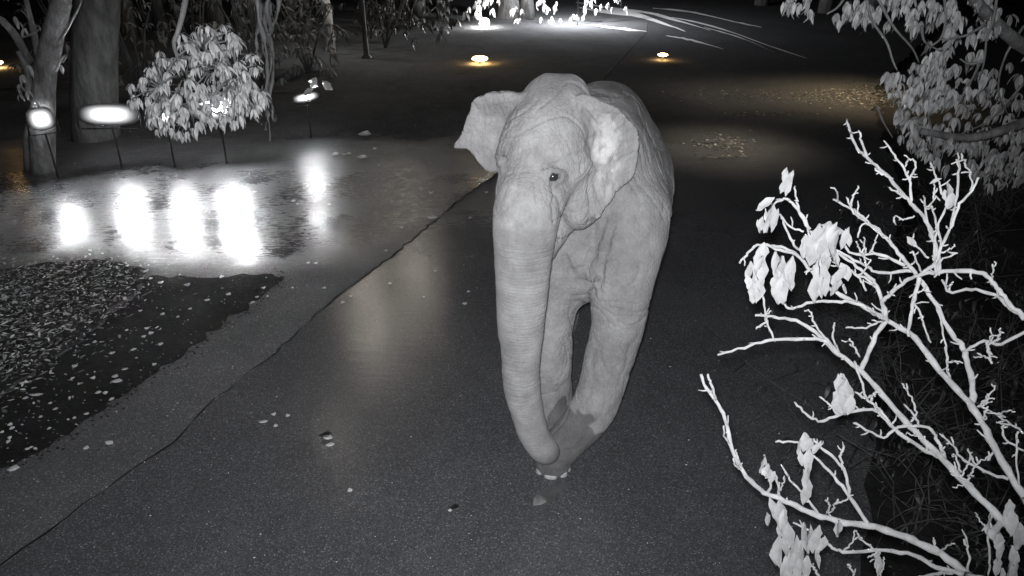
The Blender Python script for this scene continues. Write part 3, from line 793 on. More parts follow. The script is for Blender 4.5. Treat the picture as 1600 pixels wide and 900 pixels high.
# street lamps: posts rise out of the picture, their heads mirror in the wet asphalt
def street_lamp(base, heads, label, col=WARM, prad=.06):
    root = empty('street_lamp', (base[0], base[1], 0)); tag(root, label, 'street lamp', 'street lamps')
    H = max(h[2] for h in heads) + .25
    b = MB(); b.lathe((0, 0, -.03), [(prad * 2.2, 0), (prad * 2.2, .06), (prad * 1.2, .12), (prad, .6), (prad * .7, H)], 12); b.build('post', POSTM, root)
    for (x, y, z, r, st) in heads:
        p = np.array((x - base[0], y - base[1], z)); a = np.array((0, 0, z + .22))
        b = MB(); b.tube(spline([a, a * .5 + p * .5 + (0, 0, .25), p + (0, 0, .12)], 8), .025, 8); b.build('arm', POSTM, root)
        b = MB(); b.lathe(p, [(.03, .14), (r * 1.3, .10), (r * 1.35, .0), (r * 1.2, -.01)], 14); hd = b.build('lamp_head', METAL, root)
        b = MB(); b.lathe(p, [(r * 1.1, -.012), (r, -r * .45), (r * .6, -r * .8), (.01, -r * .9)], 14); b.build('lamp_glass', emis('lit_lamp_glass', col, st), hd)
def over(px, py, D):              # a lamp at distance D that mirrors at that spot of the level road
    g = gnd(px, py); k = D / g[1]
    return (g[0] * k, D, CAM[2] * (k - 1))
b0 = gnd(573, 91)
street_lamp((b0[0], b0[1]), [(*over(581, 500, b0[1]), .20, 120), (*over(657, 455, b0[1]), .16, 95), (*over(640, 325, b0[1]), .15, 60)], 'thin dark lamp post rising behind the dim shrub')
# hooded lamps hung over the far right of the road, each throwing a small warm pool
def hooded(px, z, r, L, st, col, label, wire):
    g = gnd(*px); root = empty('hooded_lamp', (g[0], g[1], z)); tag(root, label, 'lamp', 'hooded lamps over the road')
    V = []; n = 20; rs = ((.02, L + .06), (r * .7, L + .05), (r, L), (r * 1.05, 0), (r * 1.0, 0), (r * .95, L - .01))
    b = MB(); b.lathe((0, 0, 0), rs, n); b.f = [f for f in b.f if len(f) == 4]; b.build('hood', METAL, root)
    b = MB(); b.lathe((0, 0, L * .8), [(r * .8, .02), (r * .8, .0), (r * .5, -.015), (.005, -.02)], n); b.build('bulb', emis('lit_bulb', col, st), root)
    b = MB(); b.tube(spline([(-4, 2.5, 1.2), (-1.5, 1, .75), (0, 0, L + .06), (2, -.6, .7), wire], 20), .006, 5); b.build('cable', POSTM, root)
hooded((1132, 230), 2.7, .10, .34, 1500, (1, .85, .64), 'hooded lamp above the picture over the nearer warm pool on the road', (5, -1.5, 1.3))
hooded((1345, 152), 3.0, .14, .34, 1500, (1, .76, .44), 'hooded lamp above the picture over the amber pool by the right foliage', (5, -1.5, 1.3))
hooded((1165, 152), 3.0, .12, .24, 500, (1, .85, .64), 'hooded lamp above the picture over the faint far pool', (6, -1.5, 1.6))
# lamp on a cable across the road, over the picture
pl = over(517, 705, 9.0)
root = empty('pendant_lamp', (pl[0], pl[1], pl[2])); tag(root, 'warm pendant lamp hung on a cable above the forecourt', 'lamp')
b = MB(); b.lathe((0, 0, 0), [(.02, .30), (.03, .12), (.14, .05), (.15, 0)], 14); b.build('shade', METAL, root)
b = MB(); b.lathe((0, 0, -.02), [(.10, .0), (.11, -.04), (.06, -.09), (.01, -.11)], 14); b.build('bulb', emis('lit_bulb', WARM, 34), root)
b = MB(); b.tube(spline([(-7.6 - pl[0], 11.2 - pl[1], 5.9 - pl[2]), (-2.2, .9, .9), (0, 0, .3), (2.0, 3.5, .9), (b0[0] - pl[0], b0[1] - pl[1], 7.0 - pl[2])], 24), .008, 6); b.build('cable', POSTM, root)
# ------------------------------------------------------------------ trees, hanging foliage
m = NT('pale_bark'); v = m.coord('Object', (1, 1, .35))
c = m.ramp(m.noise(v, 9, 6, .65), [(.3, .10), (.55, .22), (.75, .40)]); m.bump(m.noise(v, 14, 6, .7), .04, .9); BARK = m.fin(c, .85, .2)
m = NT('dark_bark'); v = m.coord('Object', (1, 1, .3))
c = m.ramp(m.noise(v, 8, 6, .65), [(.3, .05), (.7, .15)]); m.bump(m.noise(v, 12, 6, .7), .06, .9); DBARK = m.fin(c, .9, .2)
m = NT('bleached_bark'); v = m.coord('Object', (1, 1, .3)); c = m.ramp(m.noise(v, 12, 4), [(.3, .55), (.7, .75)]); m.bump(m.noise(v, 20, 4), .01, .6); WBARK = m.fin(c, .8, .2)
def leafmat(name, lo, hi, tr=.25):
    m = NT(name); v = m.coord('Object'); r = m.rand(); gi = m.new('ShaderNodeNewGeometry').outputs['Random Per Island']
    f = m.math('FRACT', m.math('ADD', r, gi)); c = m.ramp(f, [(0, lo), (1, hi)])
    c = m.mix(1.0, c, m.ramp(m.noise(v, 18, 3), [(.3, .8), (.7, 1.15)]), 'MULTIPLY')
    return m.fin(c, .5, .35)
LEAFA = leafmat('leaf_left', .26, .50); LEAFB = leafmat('leaf_right', .24, .50); LEAFC = leafmat('leaf_far', .10, .24); LEAFD = leafmat('leaf_dark', .02, .05); LEAFW = leafmat('leaf_floodlit', .5, .75)  # dark and floodlit leaves carry dimness and glare in their colour
def leaf_mesh(name, L, W, seed, fold=.25, droop=.35):
    r = random.Random(seed); V = []; F = []; n = 7; k1 = r.uniform(-.2, .2)
    for i in range(n):
        t = i / (n - 1); wd = W * .5 * max(.06, math.sin(math.pi * t ** .85) ** .8)
        for s in (-1, 0, 1):
            V.append((s * wd + k1 * L * t * t * .5, t * L * (1 - .1 * t), -droop * L * t * t + fold * wd * abs(s) + .03 * L * math.sin(t * 8 + s + seed)))
    for i in range(n - 1):
        for k in range(2):
            a = i * 3 + k; F.append((a, a + 1, a + 4, a + 3))
    return mesh(name, V, F)
LM = [leaf_mesh('leaf', .15 * (1 + .12 * (s % 3 - 1)), (.040, .034, .046)[s % 3], s, .25, .3 + .12 * (s % 3)) for s in range(6)]
def mats(mes, mat):
    out = []
    for me in mes:
        c = me.copy(); c.materials.clear(); c.materials.append(mat); out.append(c)
    return out
class Foliage:
    """leaves as single parts up to a limit, the rest joined into one"""
    def __init__(s, parent, meshes, mat, limit, name='leaf'):
        s.p = parent; s.me = mats(meshes, mat); s.raw = meshes; s.mat = mat; s.q = []; s.limit = limit; s.name = name
        s.o = np.array(parent.location)
    def add(s, c, M, sc): s.q.append((np.array(c), M, sc))
    def done(s, rest='leaf_mass'):
        fw = np.array((0, cp, -sp_))
        def key(t):
            d = (t[0] - CAM) @ fw; x = 800 + FPX * t[0][0] / max(d, .1); vis = -60 < x < 1660
            return (0 if vis else 1, d / t[2])
        s.q.sort(key=key); mb = MB(); r = random.Random(1)
        for i, (c, M, sc) in enumerate(s.q):
            k = r.randrange(len(s.me))
            if i < s.limit:
                o = bpy.data.objects.new(s.name, s.me[k]); COL.objects.link(o); o.parent = s.p
                o.matrix_local = Matrix.Translation(Vector(c - s.o)) @ Matrix(M.tolist()).to_4x4() @ Matrix.Scale(sc, 4)
            else:
                me = s.raw[k]; V = [M @ np.array(vv.co) * sc + c - s.o for vv in me.vertices]; mb.add(V, [tuple(p.vertices) for p in me.polygons])
        if mb.v:
            o = mb.build(rest, s.mat, s.p); o['kind'] = 'stuff'
def frame(d, up=(0, 0, 1), roll=0):                     # columns: side, along, face-up
    y = unit(d); x = np.cross(y, up); x = unit(x) if np.linalg.norm(x) > 1e-3 else np.array((1., 0, 0)); z = np.cross(x, y)
    c, s = math.cos(roll), math.sin(roll)
    return np.stack([x * c + z * s, y, z * c - x * s], 1)
def whorl(fol, c, d, n, r, sc=1., droop=.75):           # cluster of drooping leaves at a twig's end
    d = unit(d)
    for i in range(n):
        a = 6.28 * i / n + r.uniform(-.4, .4); s = np.array((math.cos(a), math.sin(a), 0))
        v = unit(d * .35 + s * r.uniform(.35, .9) + np.array((0, 0, -droop * r.uniform(.4, 1.6))))
        fol.add(np.array(c) + v * .015, frame(v, roll=r.uniform(-.5, .5)), sc * r.uniform(.7, 1.15))

# -- left: pale multi-stemmed tree behind the round floodlight
r = random.Random(21)
t1 = gnd(66, 268); root = empty('tree', (t1[0], t1[1], 0)); tag(root, 'slim pale forked tree at the left edge behind the round floodlight', 'tree')
D1 = t1[1]
def rel(o, P): return [np.array(p) - np.array(o.location) for p in P]
b = MB(); b.tube(rel(root, spline([t1 - (0, 0, .05), at(66, 200, D1), at(70, 120, D1), at(84, 50, D1 - .1), at(96, 0, D1 - .2), at(108, -80, D1 - .3), at(120, -260, D1 - .4)], 26)), list(np.linspace(.17, .09, 26)), 12, jit=.06, rng=r); b.build('trunk', BARK, root)
b = MB(); b.tube(rel(root, spline([gnd(48, 266), at(46, 215, D1), at(58, 150, D1), at(66, 100, D1), at(72, 60, D1 - .1)], 16)), list(np.linspace(.08, .05, 16)), 9, jit=.08, rng=r); b.build('stem', BARK, root)
for pts, ra in (([at(45, 96, D1), at(28, 62, D1 - .2), at(6, 35, D1 - .4), at(-30, 10, D1 - .5)], .06), ([at(62, 96, D1), at(50, 40, D1 + .1), at(38, -10, D1 + .2)], .05), ([at(92, 66, D1 - .1), at(105, 45, D1 - .5), at(122, 14, D1 - .8), at(130, -6, D1 - .9)], .022), ([at(88, 110, D1 - .2), at(96, 92, D1 - .5), at(104, 86, D1 - .6), at(98, 98, D1 - .7)], .02), ([at(45, 150, D1), at(42, 110, D1 - .2), at(28, 80, D1 - .3)], .05), ([at(34, 58, D1 - .2), at(52, 52, D1 - .1), at(62, 45, D1)], .02)):
    b = MB(); b.tube(rel(root, spline(pts, 12)), list(np.linspace(ra, ra * .55, 12)), 7, jit=.1, rng=r); b.build('limb', BARK, root)
fo = Foliage(root, LM, LEAFA, 200)
for (x, y, n) in ((22, 24, 6), (28, 32, 5), (38, 42, 3), (2, 25, 3), (44, 100, 6), (35, 115, 6), (28, 130, 5), (42, 140, 3), (56, 35, 2), (95, 100, 3), (55, 157, 2), (30, 145, 3)):
    whorl(fo, at(x, y, D1 - .35), (0, 0, -1), n, r, .85)
fo.done()
# -- big dim trunk behind
t2 = gnd(148, 215); root = empty('tree', (t2[0], t2[1], 0)); tag(root, 'broad dark tree trunk behind the wide floodlight bar', 'tree'); D2 = t2[1]
b = MB(); b.tube(rel(root, spline([t2 - (0, 0, .1), at(148, 160, D2), at(148, 60, D2), at(152, 0, D2), at(150, -300, D2)], 20)), list(np.linspace(.36, .30, 20)), 16, jit=.03, rng=r); b.build('trunk', DBARK, root)
fo = Foliage(root, LM, LEAFC, 120)
for i in range(26):
    a = r.uniform(0, 6.28); z = r.uniform(2.3, 4.2); whorl(fo, np.array((t2[0] + .45 * math.cos(a), t2[1] - .5 + .3 * math.sin(a), z)), (math.cos(a), math.sin(a), -.4), 4, r, .9)
for i in range(4):
    a = r.uniform(0, 6.28); b = MB(); b.tube([(.3 * math.cos(a), .3 * math.sin(a), 2.6 + .5 * i), (1.2 * math.cos(a), 1.2 * math.sin(a), 3.4 + .6 * i), (2.2 * math.cos(a), 2.2 * math.sin(a), 3.8 + .8 * i)], [.09, .06, .03], 7); b.build('limb', DBARK, root)
fo.done()
# -- leafy branch hanging from a tree that stands left of the picture
r = random.Random(5)
TB = np.array((-5.4, 3.6, 0)); root = empty('tree', TB); tag(root, 'broad-leaved tree whose leafy branch hangs before the left floodlights', 'tree')
b = MB(); b.tube(rel(root, spline([TB - (0, 0, .1), TB + (.1, 0, 1.5), TB + (.2, .1, 3.2), TB + (.1, .2, 5.0)], 16)), list(np.linspace(.22, .12, 16)), 12, jit=.05, rng=r); b.build('trunk', BARK, root)
top = at(300, -60, 4.75)
lm = spline([TB + (.2, .1, 3.1), TB + (1.2, .5, 4.0), top + (-.8, -.1, .35), top], 14)
b = MB(); b.tube(rel(root, lm), list(np.linspace(.10, .035, 14)), 8, jit=.06, rng=r); b.build('limb', BARK, root)
st = spline([top, at(288, 10, 4.75), at(278, 50, 4.72), at(272, 72, 4.7), at(290, 120, 4.7)], 14)
b = MB(); b.tube(rel(root, st), list(np.linspace(.02, .010, 14)), 7); b.build('stem', BARK, root)
fo = Foliage(root, LM, LEAFA, 300)
ends = []
HB = [(222, 132), (232, 150), (216, 158), (242, 108), (252, 95), (262, 118), (250, 140), (240, 170), (250, 195), (265, 205), (272, 180), (275, 150), (282, 95), (300, 70), (312, 55), (322, 45), (328, 62), (300, 100), (295, 130), (310, 110), (322, 88), (335, 78), (345, 95), (360, 60), (366, 70), (352, 110), (330, 125), (318, 145), (335, 155), (350, 140), (368, 105), (380, 115), (392, 95), (398, 110), (385, 140), (372, 150), (395, 145), (405, 150), (400, 165), (375, 170), (355, 172), (345, 185), (330, 190), (315, 175), (300, 165), (290, 190), (280, 210), (300, 205), (262, 160), (235, 190), (362, 128), (310, 85), (268, 100), (345, 75), (388, 128), (285, 75), (340, 110), (325, 170), (360, 190), (300, 150), (255, 170), (395, 175)]
hub = at(300, 125, 4.75)
HB = HB + [(x + r.gauss(0, 8), y + r.gauss(0, 7)) for x, y in HB + HB + HB[::2]] + [(r.uniform(245, 292), r.uniform(158, 190)) for _ in range(9)] + [(r.uniform(318, 378), r.uniform(145, 188)) for _ in range(14)]
for i, (x, y) in enumerate(HB):
    c = at(x, y - 8, 4.72 + r.uniform(-.38, .38)); ends.append(c)
    whorl(fo, c, unit(c - hub) + np.array((0, 0, .1)), r.choice((7, 8, 9)), r, r.uniform(.30, .54), .95)
fo.done()
g = [st[-1], at(335, 110, 4.7), at(255, 140, 4.7), at(300, 170, 4.7), at(370, 120, 4.65), at(315, 80, 4.75)]
for i, c in enumerate(g[1:]):
    b = MB(); b.tube(rel(root, spline([st[11], (st[11] + c) / 2 + (0, 0, .03), c], 7)), list(np.linspace(.009, .005, 7)), 5); b.build('branchlet', BARK, root)
for c in ends:
    j = min(g, key=lambda q: np.linalg.norm(q - c)); b = MB(); b.tube(rel(root, [j, (j + c) / 2 + (0, 0, .02), c]), [.005, .004, .003], 4); b.build('twig', BARK, root)
# hanging aerial roots right of the leafy branch, from the same limb carried on
hr = at(415, -50, 6.2); lm2 = spline([top, (top + hr) / 2 + (0, 0, .12), hr, hr + (.8, .3, .1)], 10)
b = MB(); b.tube(rel(root, lm2), list(np.linspace(.034, .02, 10)), 7); b.build('limb', BARK, root)
for k, pts in enumerate((((405, -40), (402, 20), (412, 60), (418, 110), (416, 160), (420, 190), (424, 222)), ((425, -40), (420, 10), (423, 60), (428, 100), (424, 150), (428, 190)), ((398, -40), (406, 25), (400, 70), (406, 92)), ((428, -45), (416, 30), (426, 75), (420, 130), (414, 172), (418, 182)), ((440, -45), (428, 40), (412, 75), (420, 95)))):
    b = MB(); P = spline([at(x, y, 6.2 + .12 * k) for x, y in pts], 22); P += np.array([[r.gauss(0, .008) for _ in range(3)] for _ in P])
    b.tube(rel(root, P), [max(.004, .022 * (1 - .035 * i) * (1 + .5 * math.sin(i * 1.3 + k))) for i in range(22)], 6, jit=.2, rng=r); b.build('hanging_root', BARK, root)
fo = Foliage(root, LM, LEAFC, 60, 'dead_leaf')
for i in range(22):
    whorl(fo, at(r.uniform(402, 428), r.uniform(0, 190), 6.25), (0, 0, -1), 2, r, .6, 1.3)
fo.done('dead_leaf_mass')
# -- dim shrubs and small trees across the back
def shrub(px, D, w, h, n, label, mat=LEAFC, seed=0, sc=1., z0=.1, name='shrub', cat='shrub', group='dim shrubs at the back'):
    r = random.Random(seed); c = gnd(*px); k = D / c[1]; c = np.array((c[0] * k, D, 0)); root = empty(name, c); tag(root, label, cat, group)
    fo = Foliage(root, LM, mat, 40)
    for i in range(5):
        a = r.uniform(0, 6.28); e = np.array((math.cos(a) * w * .35, math.sin(a) * w * .3, h * r.uniform(.6, .9)))
        b = MB(); b.tube([(0, 0, -.03), e * .5 + (0, 0, h * .12), e], [.03, .02, .008], 6); b.build('stem', DBARK, root)
    for i in range(n):
        a = r.uniform(0, 6.28); rr = math.sqrt(r.random()); z = z0 + (h - z0) * r.random()
        q = np.array((math.cos(a) * rr * w / 2, math.sin(a) * rr * w / 2.4, z)); q[:2] *= 1 - .5 * (z / h) ** 3 + .15 * math.sin(a * 3 + seed)
        whorl(fo, c + q, unit(q + (0, 0, -.2)), 5, r, sc, .5)
    fo.done(); return root
shrub((480, 95), 17.5, 2.0, 1.7, 70, 'dim leafy shrub under the bleached trunk, left of the thin lamp post', seed=3, sc=1.6)
shrub((240, 70), 24, 4, 3.2, 60, 'tall dim bush in the dark behind the hanging leafy branch', LEAFC, 4, 2.2)
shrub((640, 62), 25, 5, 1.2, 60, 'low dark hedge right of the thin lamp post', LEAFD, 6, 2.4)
shrub((380, 90), 22, 3, 2.6, 40, 'dim bush glimpsed behind the hanging roots', LEAFC, 7, 2.2)
shrub((215, 105), 15, 1.6, 2.6, 60, 'dim sapling in the dark right of the broad trunk', LEAFC, 12, 1.1)
shrub((300, 60), 18, 3.0, 3.4, 90, 'dim tangle of leaves above the hanging leafy branch', LEAFC, 13, 1.3)
shrub((400, 75), 16, 2.2, 3.0, 70, 'dim tangle of leaves behind the hanging roots and the shrub', LEAFC, 14, 1.2)
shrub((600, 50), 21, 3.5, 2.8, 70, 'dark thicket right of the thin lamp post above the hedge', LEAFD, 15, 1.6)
shrub((120, 120), 16, 2.0, 2.4, 50, 'dim bush glimpsed between the two left trunks', LEAFC, 16, 1.2)
# bleached slim trunk, brightened by an added lamp out of view above
tb = gnd(533, 70); root = empty('tree', (tb[0], tb[1] - 1.2, 0)); tag(root, 'slim bleached white trunk behind the dim shrub', 'tree')
o = np.array(root.location); b = MB(); b.tube([(0, 0, -.05), (0, 0, 1.0), (-.06, 0, 1.9), (-.03, 0, 2.6), (-.12, 0, 3.4), (-.1, .1, 6)], [.12, .11, .10, .085, .08, .06], 10, jit=.08, rng=r); b.build('trunk', WBARK, root)
hooded((533, 100), 3.4, .12, .16, 420, (1, 1, 1), 'unseen hooded lamp added above the picture to brighten the slim bleached trunk', (5, 1.5, 1.3))
hl = [q for q in bpy.data.objects if q.name.startswith('hooded_lamp')][-1]; hl.location = (root.location[0] + .1, root.location[1] - .55, 3.5)
# dark trunks of the wood behind
for i, (x, y, rad) in enumerate(((205, 60, .2), (255, 50, .16), (340, 55, .22), (395, 40, .15), (455, 45, .18), (610, 30, .16), (655, 25, .2), (690, 30, .15), (1190, 8, .25), (1290, 20, .25), (1360, 30, .22))):
    g = gnd(x, y); g *= min(1, 34 / g[1]); root = empty('tree', (g[0], g[1], 0)); rr = random.Random(i)
    lab = ['second dark trunk right of the broad left trunk', 'third dark trunk from the broad left trunk', 'dark trunk behind the leafy hanging branch', 'dark trunk left of the hanging roots', 'dark trunk right of the hanging roots', 'dark trunk right of the thin lamp post', 'thick dark trunk above the low hedge', 'dark trunk left of the floodlit far tree', 'dark trunk right of the streaks on the far road', 'dark trunk left of the right-hand foliage', 'dark trunk half hidden by the right-hand foliage'][i]
    tag(root, lab, 'tree', 'dark trunks of the wood')
    b = MB(); b.tube([(0, 0, -.1), (rr.uniform(-.1, .1), 0, 2), (rr.uniform(-.3, .3), 0, 4.5), (rr.uniform(-.5, .5), 0, 8)], [rad * 1.2, rad, rad * .85, rad * .6], 10, jit=.06, rng=rr); b.build('trunk', DBARK, root)
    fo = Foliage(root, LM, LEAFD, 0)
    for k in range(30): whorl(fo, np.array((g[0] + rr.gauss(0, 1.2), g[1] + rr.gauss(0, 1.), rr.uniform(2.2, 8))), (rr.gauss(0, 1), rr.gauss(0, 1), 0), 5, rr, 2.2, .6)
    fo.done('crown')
# -- floodlit far tree above the white globe lamp
g = gnd(800, 12); k = 27.5 / g[1]; g = np.array((g[0] * k, 27.5, 0)); root = empty('tree', g); tag(root, 'far tree with dark twin trunk and glaring floodlit leaves at the top', 'tree'); r = random.Random(8)
for dx, ra in ((-.1, .34), (.55, .2)):
    b = MB(); b.tube([(dx, 0, -.1), (dx - .05, 0, 1.0), (dx + .12, 0, 2.4), (dx * 1.6, .2, 5)], [ra * 1.4, ra, ra * .85, ra * .6], 12, jit=.08, rng=r); b.build('trunk', DBARK, root)
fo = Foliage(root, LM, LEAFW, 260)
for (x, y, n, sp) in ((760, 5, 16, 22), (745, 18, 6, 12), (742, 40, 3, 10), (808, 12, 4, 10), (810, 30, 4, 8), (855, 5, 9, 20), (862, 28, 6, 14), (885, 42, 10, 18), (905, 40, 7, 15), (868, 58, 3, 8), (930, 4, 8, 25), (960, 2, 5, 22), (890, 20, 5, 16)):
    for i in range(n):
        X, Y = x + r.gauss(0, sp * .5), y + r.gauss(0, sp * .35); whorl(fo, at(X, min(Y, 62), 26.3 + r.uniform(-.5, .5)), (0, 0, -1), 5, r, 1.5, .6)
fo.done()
amber((905, -30), 25.6, .2, 700, 'strong white globe lamp above the picture washing the far tree and road', (.95, .97, 1.0), None, 1.)
# pale strips laid on the far road as painted streaks of light
m = NT('pale_streak'); v = m.coord(); c = m.ramp(m.noise(v, 3, 5, .6), [(.3, .6), (.7, .85)]); m.bump(m.noise(v, 14, 4), .03, .8); STREAK = m.fin(c, .8, .2)
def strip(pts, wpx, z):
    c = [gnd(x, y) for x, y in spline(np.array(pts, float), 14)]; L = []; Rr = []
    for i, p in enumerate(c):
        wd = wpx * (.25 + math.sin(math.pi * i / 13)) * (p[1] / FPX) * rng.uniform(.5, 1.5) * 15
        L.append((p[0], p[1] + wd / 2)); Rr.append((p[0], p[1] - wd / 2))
    return tag(sheet('light_streak', L + Rr[::-1], z, STREAK), kind='structure')
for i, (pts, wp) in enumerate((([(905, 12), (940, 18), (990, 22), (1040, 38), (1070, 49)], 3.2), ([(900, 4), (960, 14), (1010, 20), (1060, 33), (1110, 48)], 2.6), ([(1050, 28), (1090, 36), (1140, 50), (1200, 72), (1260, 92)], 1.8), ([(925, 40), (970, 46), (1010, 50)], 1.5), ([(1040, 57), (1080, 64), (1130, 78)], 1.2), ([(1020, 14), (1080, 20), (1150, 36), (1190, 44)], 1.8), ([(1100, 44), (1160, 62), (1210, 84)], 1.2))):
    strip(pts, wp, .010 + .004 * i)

# -- right: tree whose foliage hangs in from the upper right
r = random.Random(77)
TR0 = np.array((6.3, 5.6, 0)); root = empty('tree', TR0); tag(root, 'tree with long drooping leaves hanging in at the upper right', 'tree')
b = MB(); b.tube(rel(root, spline([TR0 - (0, 0, .1), TR0 + (-.1, 0, 1.6), TR0 + (-.2, 0, 3.4), TR0 + (0, .1, 6)], 14)), list(np.linspace(.25, .14, 14)), 12, jit=.05, rng=r); b.build('trunk', BARK, root)
def limb(pts, ra, nm='branch'):
    b = MB(); P = spline(pts, 14); b.tube(rel(root, P), list(np.linspace(ra, ra * .45, 14)), 7, jit=.08, rng=r); b.build(nm, BARK, root); return P
limb([TR0 + (-.2, 0, 3.3), at(1660, -60, 5.3), at(1560, -40, 5.0), at(1400, -50, 4.9), at(1250, -40, 4.7)], .08, 'limb')
limb([TR0 + (-.15, 0, 2.4), at(1680, 60, 5.8), at(1620, 80, 5.5), at(1560, 40, 5.3), at(1500, -30, 5.1)], .07, 'limb')
limb([TR0 + (-.12, 0, 1.7), at(1690, 170, 6.2), at(1610, 190, 6.0), at(1520, 215, 5.9), at(1440, 205, 5.8)], .06, 'limb')
BR = [[(1350, -20, 4.85), (1362, 30, 4.85), (1385, 65, 4.85), (1395, 95, 4.85), (1402, 110, 4.85)], [(1368, -10, 4.9), (1395, 40, 4.9), (1425, 75, 4.95), (1436, 98, 5.0)], [(1560, -20, 5.0), (1552, 30, 5.0), (1542, 60, 5.0), (1538, 95, 5.05), (1530, 125, 5.1)], [(1540, 38, 5.0), (1510, 55, 5.0), (1485, 60, 5.0), (1470, 62, 5.0)], [(1538, 95, 5.05), (1515, 100, 5.1), (1500, 92, 5.1)], [(1475, -10, 5.1), (1478, 30, 5.1), (1470, 60, 5.1), (1450, 75, 5.15), (1440, 85, 5.2)], [(1530, 100, 5.1), (1518, 125, 5.15), (1505, 140, 5.2)],
      [(1440, 40, 5.0), (1445, 65, 5.0), (1470, 80, 5.05)], [(1330, -20, 4.8), (1310, 10, 4.8), (1292, 22, 4.8)], [(1600, 40, 5.6), (1570, 90, 5.6), (1560, 140, 5.7), (1575, 180, 5.8)], [(1420, 110, 5.3), (1440, 140, 5.5), (1455, 200, 5.6), (1460, 250, 5.7)], [(1600, 130, 6), (1550, 185, 6), (1500, 210, 6)], [(1370, 165, 5.6), (1380, 190, 5.6), (1395, 215, 5.7)]]
for q in BR: limb([at(*p) for p in q], .010)
fo = Foliage(root, LM, LEAFB, 300)
CL = [(1240, 5), (1232, 0), (1252, 8), (1262, 0), (1325, 5), (1332, 18), (1340, 25), (1322, 22), (1345, 10), (1355, 25), (1362, 12), (1370, 22), (1380, 10), (1392, 0), (1400, 15), (1415, 10), (1425, 25), (1432, 35), (1440, 10), (1420, 0), (1455, 0), (1470, 10), (1490, 15), (1500, 20), (1505, 35), (1485, 40), (1490, 0), (1520, 0), (1545, 10), (1548, 35), (1540, 55), (1535, 80), (1555, 20), (1485, 65), (1475, 85), (1465, 95), (1450, 90), (1462, 110), (1445, 105), (1480, 110), (1495, 105), (1450, 130), (1465, 140), (1430, 125), (1410, 120), (1400, 128), (1405, 145), (1420, 150), (1440, 160), (1455, 165), (1475, 155), (1480, 135), (1500, 125), (1515, 150), (1536, 118)]
CL = CL + [(x + r.gauss(0, 10), y + r.gauss(0, 9)) for x, y in CL + CL + CL[15:]]
for x, y in CL: whorl(fo, at(x, y - 6, 4.95 + (x - 1300) * .0012 + r.uniform(-.15, .15)), (r.gauss(0, .5), r.gauss(0, .5), -.4), r.choice((6, 7, 8)), r, r.uniform(.34, .62), 1.2)
for i in range(230):                                    # further, dimmer sprays
    x = r.uniform(1405, 1640); y = r.uniform(130, 285) if x > 1430 else r.uniform(150, 250)
    if y > 200 + (x - 1400) * .45 + 20: y -= 60
    whorl(fo, at(x, y, 6.0 + r.uniform(-.2, 1.2)), (r.gauss(0, .6), r.gauss(0, .6), -.3), 6, r, r.uniform(.5, .75), .8)
for i in range(30):
    whorl(fo, at(r.uniform(1420, 1640), r.uniform(-30, 130), 6.6 + r.uniform(-.2, 1)), (r.gauss(0, .6), r.gauss(0, .6), -.3), 5, r, .8, .8)
fo.done()
# -- dark undergrowth on the right verge
m = NT('dim_twig'); v = m.coord(); TWIGM = m.fin(m.ramp(m.noise(v, 25, 3), [(.3, .03), (.7, .10)]), .8, .2)
UG = [(1470, 420, 'dark leafless bush behind the upper twigs of the bare shrub'), (1560, 330, 'dark twiggy bush under the right-hand hanging foliage'), (1420, 700, 'dark low bush behind the middle limbs of the bare shrub'), (1540, 560, 'dark twiggy bush at the right edge behind the bare shrub'), (1350, 560, 'dark scrubby growth at the road edge behind the bare shrub'), (1480, 860, 'dark low growth under the lowest limbs of the bare shrub'), (1600, 760, 'dark growth in the lower right corner behind the bare shrub')]
for k, (x, y, lb) in enumerate(UG):
    r = random.Random(k + 50); c = gnd(x, y); root = empty('bush', (c[0], c[1], 0)); tag(root, lb, 'bush', 'dark undergrowth on the right verge')
    for i in range(22):
        P = [np.array((r.gauss(0, .15), r.gauss(0, .15), -.02))]; d = unit((r.gauss(0, .7), r.gauss(0, .6), 1))
        for s in range(6):
            d = unit(d + np.array((r.gauss(0, .35), r.gauss(0, .35), r.gauss(-.05, .25)))); P.append(P[-1] + d * r.uniform(.10, .22)); P[-1][2] = max(P[-1][2], .03)
        b = MB(); b.tube(P, list(np.linspace(.007, .0025, len(P))), 5)
        for s in range(5):
            q = P[r.randrange(2, 7)]; e = q + np.array((r.gauss(0, .12), r.gauss(0, .12), r.gauss(0, .1))); e2 = e + np.array((r.gauss(0, .08), r.gauss(0, .08), r.gauss(-.02, .08))); b.tube([q, e, e2], [.003, .0025, .0015], 4)
        b.build('stem', TWIGM, root)
    fo = Foliage(root, LM, LEAFD, 30)
    for i in range(90): whorl(fo, c + np.array((r.gauss(0, .45), r.gauss(0, .4), abs(r.gauss(0, .45)) + .05)), (r.gauss(0, 1), r.gauss(0, 1), .2), 3, r, r.uniform(.3, .6), .4)
    fo.done()
# ------------------------------------------------------------------ bare pale shrub close to the camera
r = random.Random(99)
m = NT('shrub_bark'); v = m.coord('Object'); c = m.ramp(m.noise(v, 28, 4, .6), [(.25, .20), (.75, .38)]); m.bump(m.noise(v, 90, 4, .65), .003, .6)
SBARK = m.fin(c, .8, .15, **{'Diffuse Roughness': .2})
m = NT('shrub_dry_leaf'); v = m.coord('Object'); rr_ = m.rand(); c = m.mix(1.0, m.ramp(m.noise(v, 22, 4), [(.25, .17), (.75, .30)]), m.ramp(rr_, [(0, .85), (1, 1.1)]), 'MULTIPLY')
m.bump(m.noise(v, 40, 4), .006, .7); SLEAF = m.fin(c, .7, .15, **{'Diffuse Roughness': .2})
def A_(p): return (1080 + p[0] / 2.369, 180 + p[1] / 2.369)
def B_(p): return (1080 + p[0] / 2.5, 540 + p[1] / 2.5)
SB = np.array((1.95, 1.25, 0)); root = empty('bare_shrub', SB); SHR = root
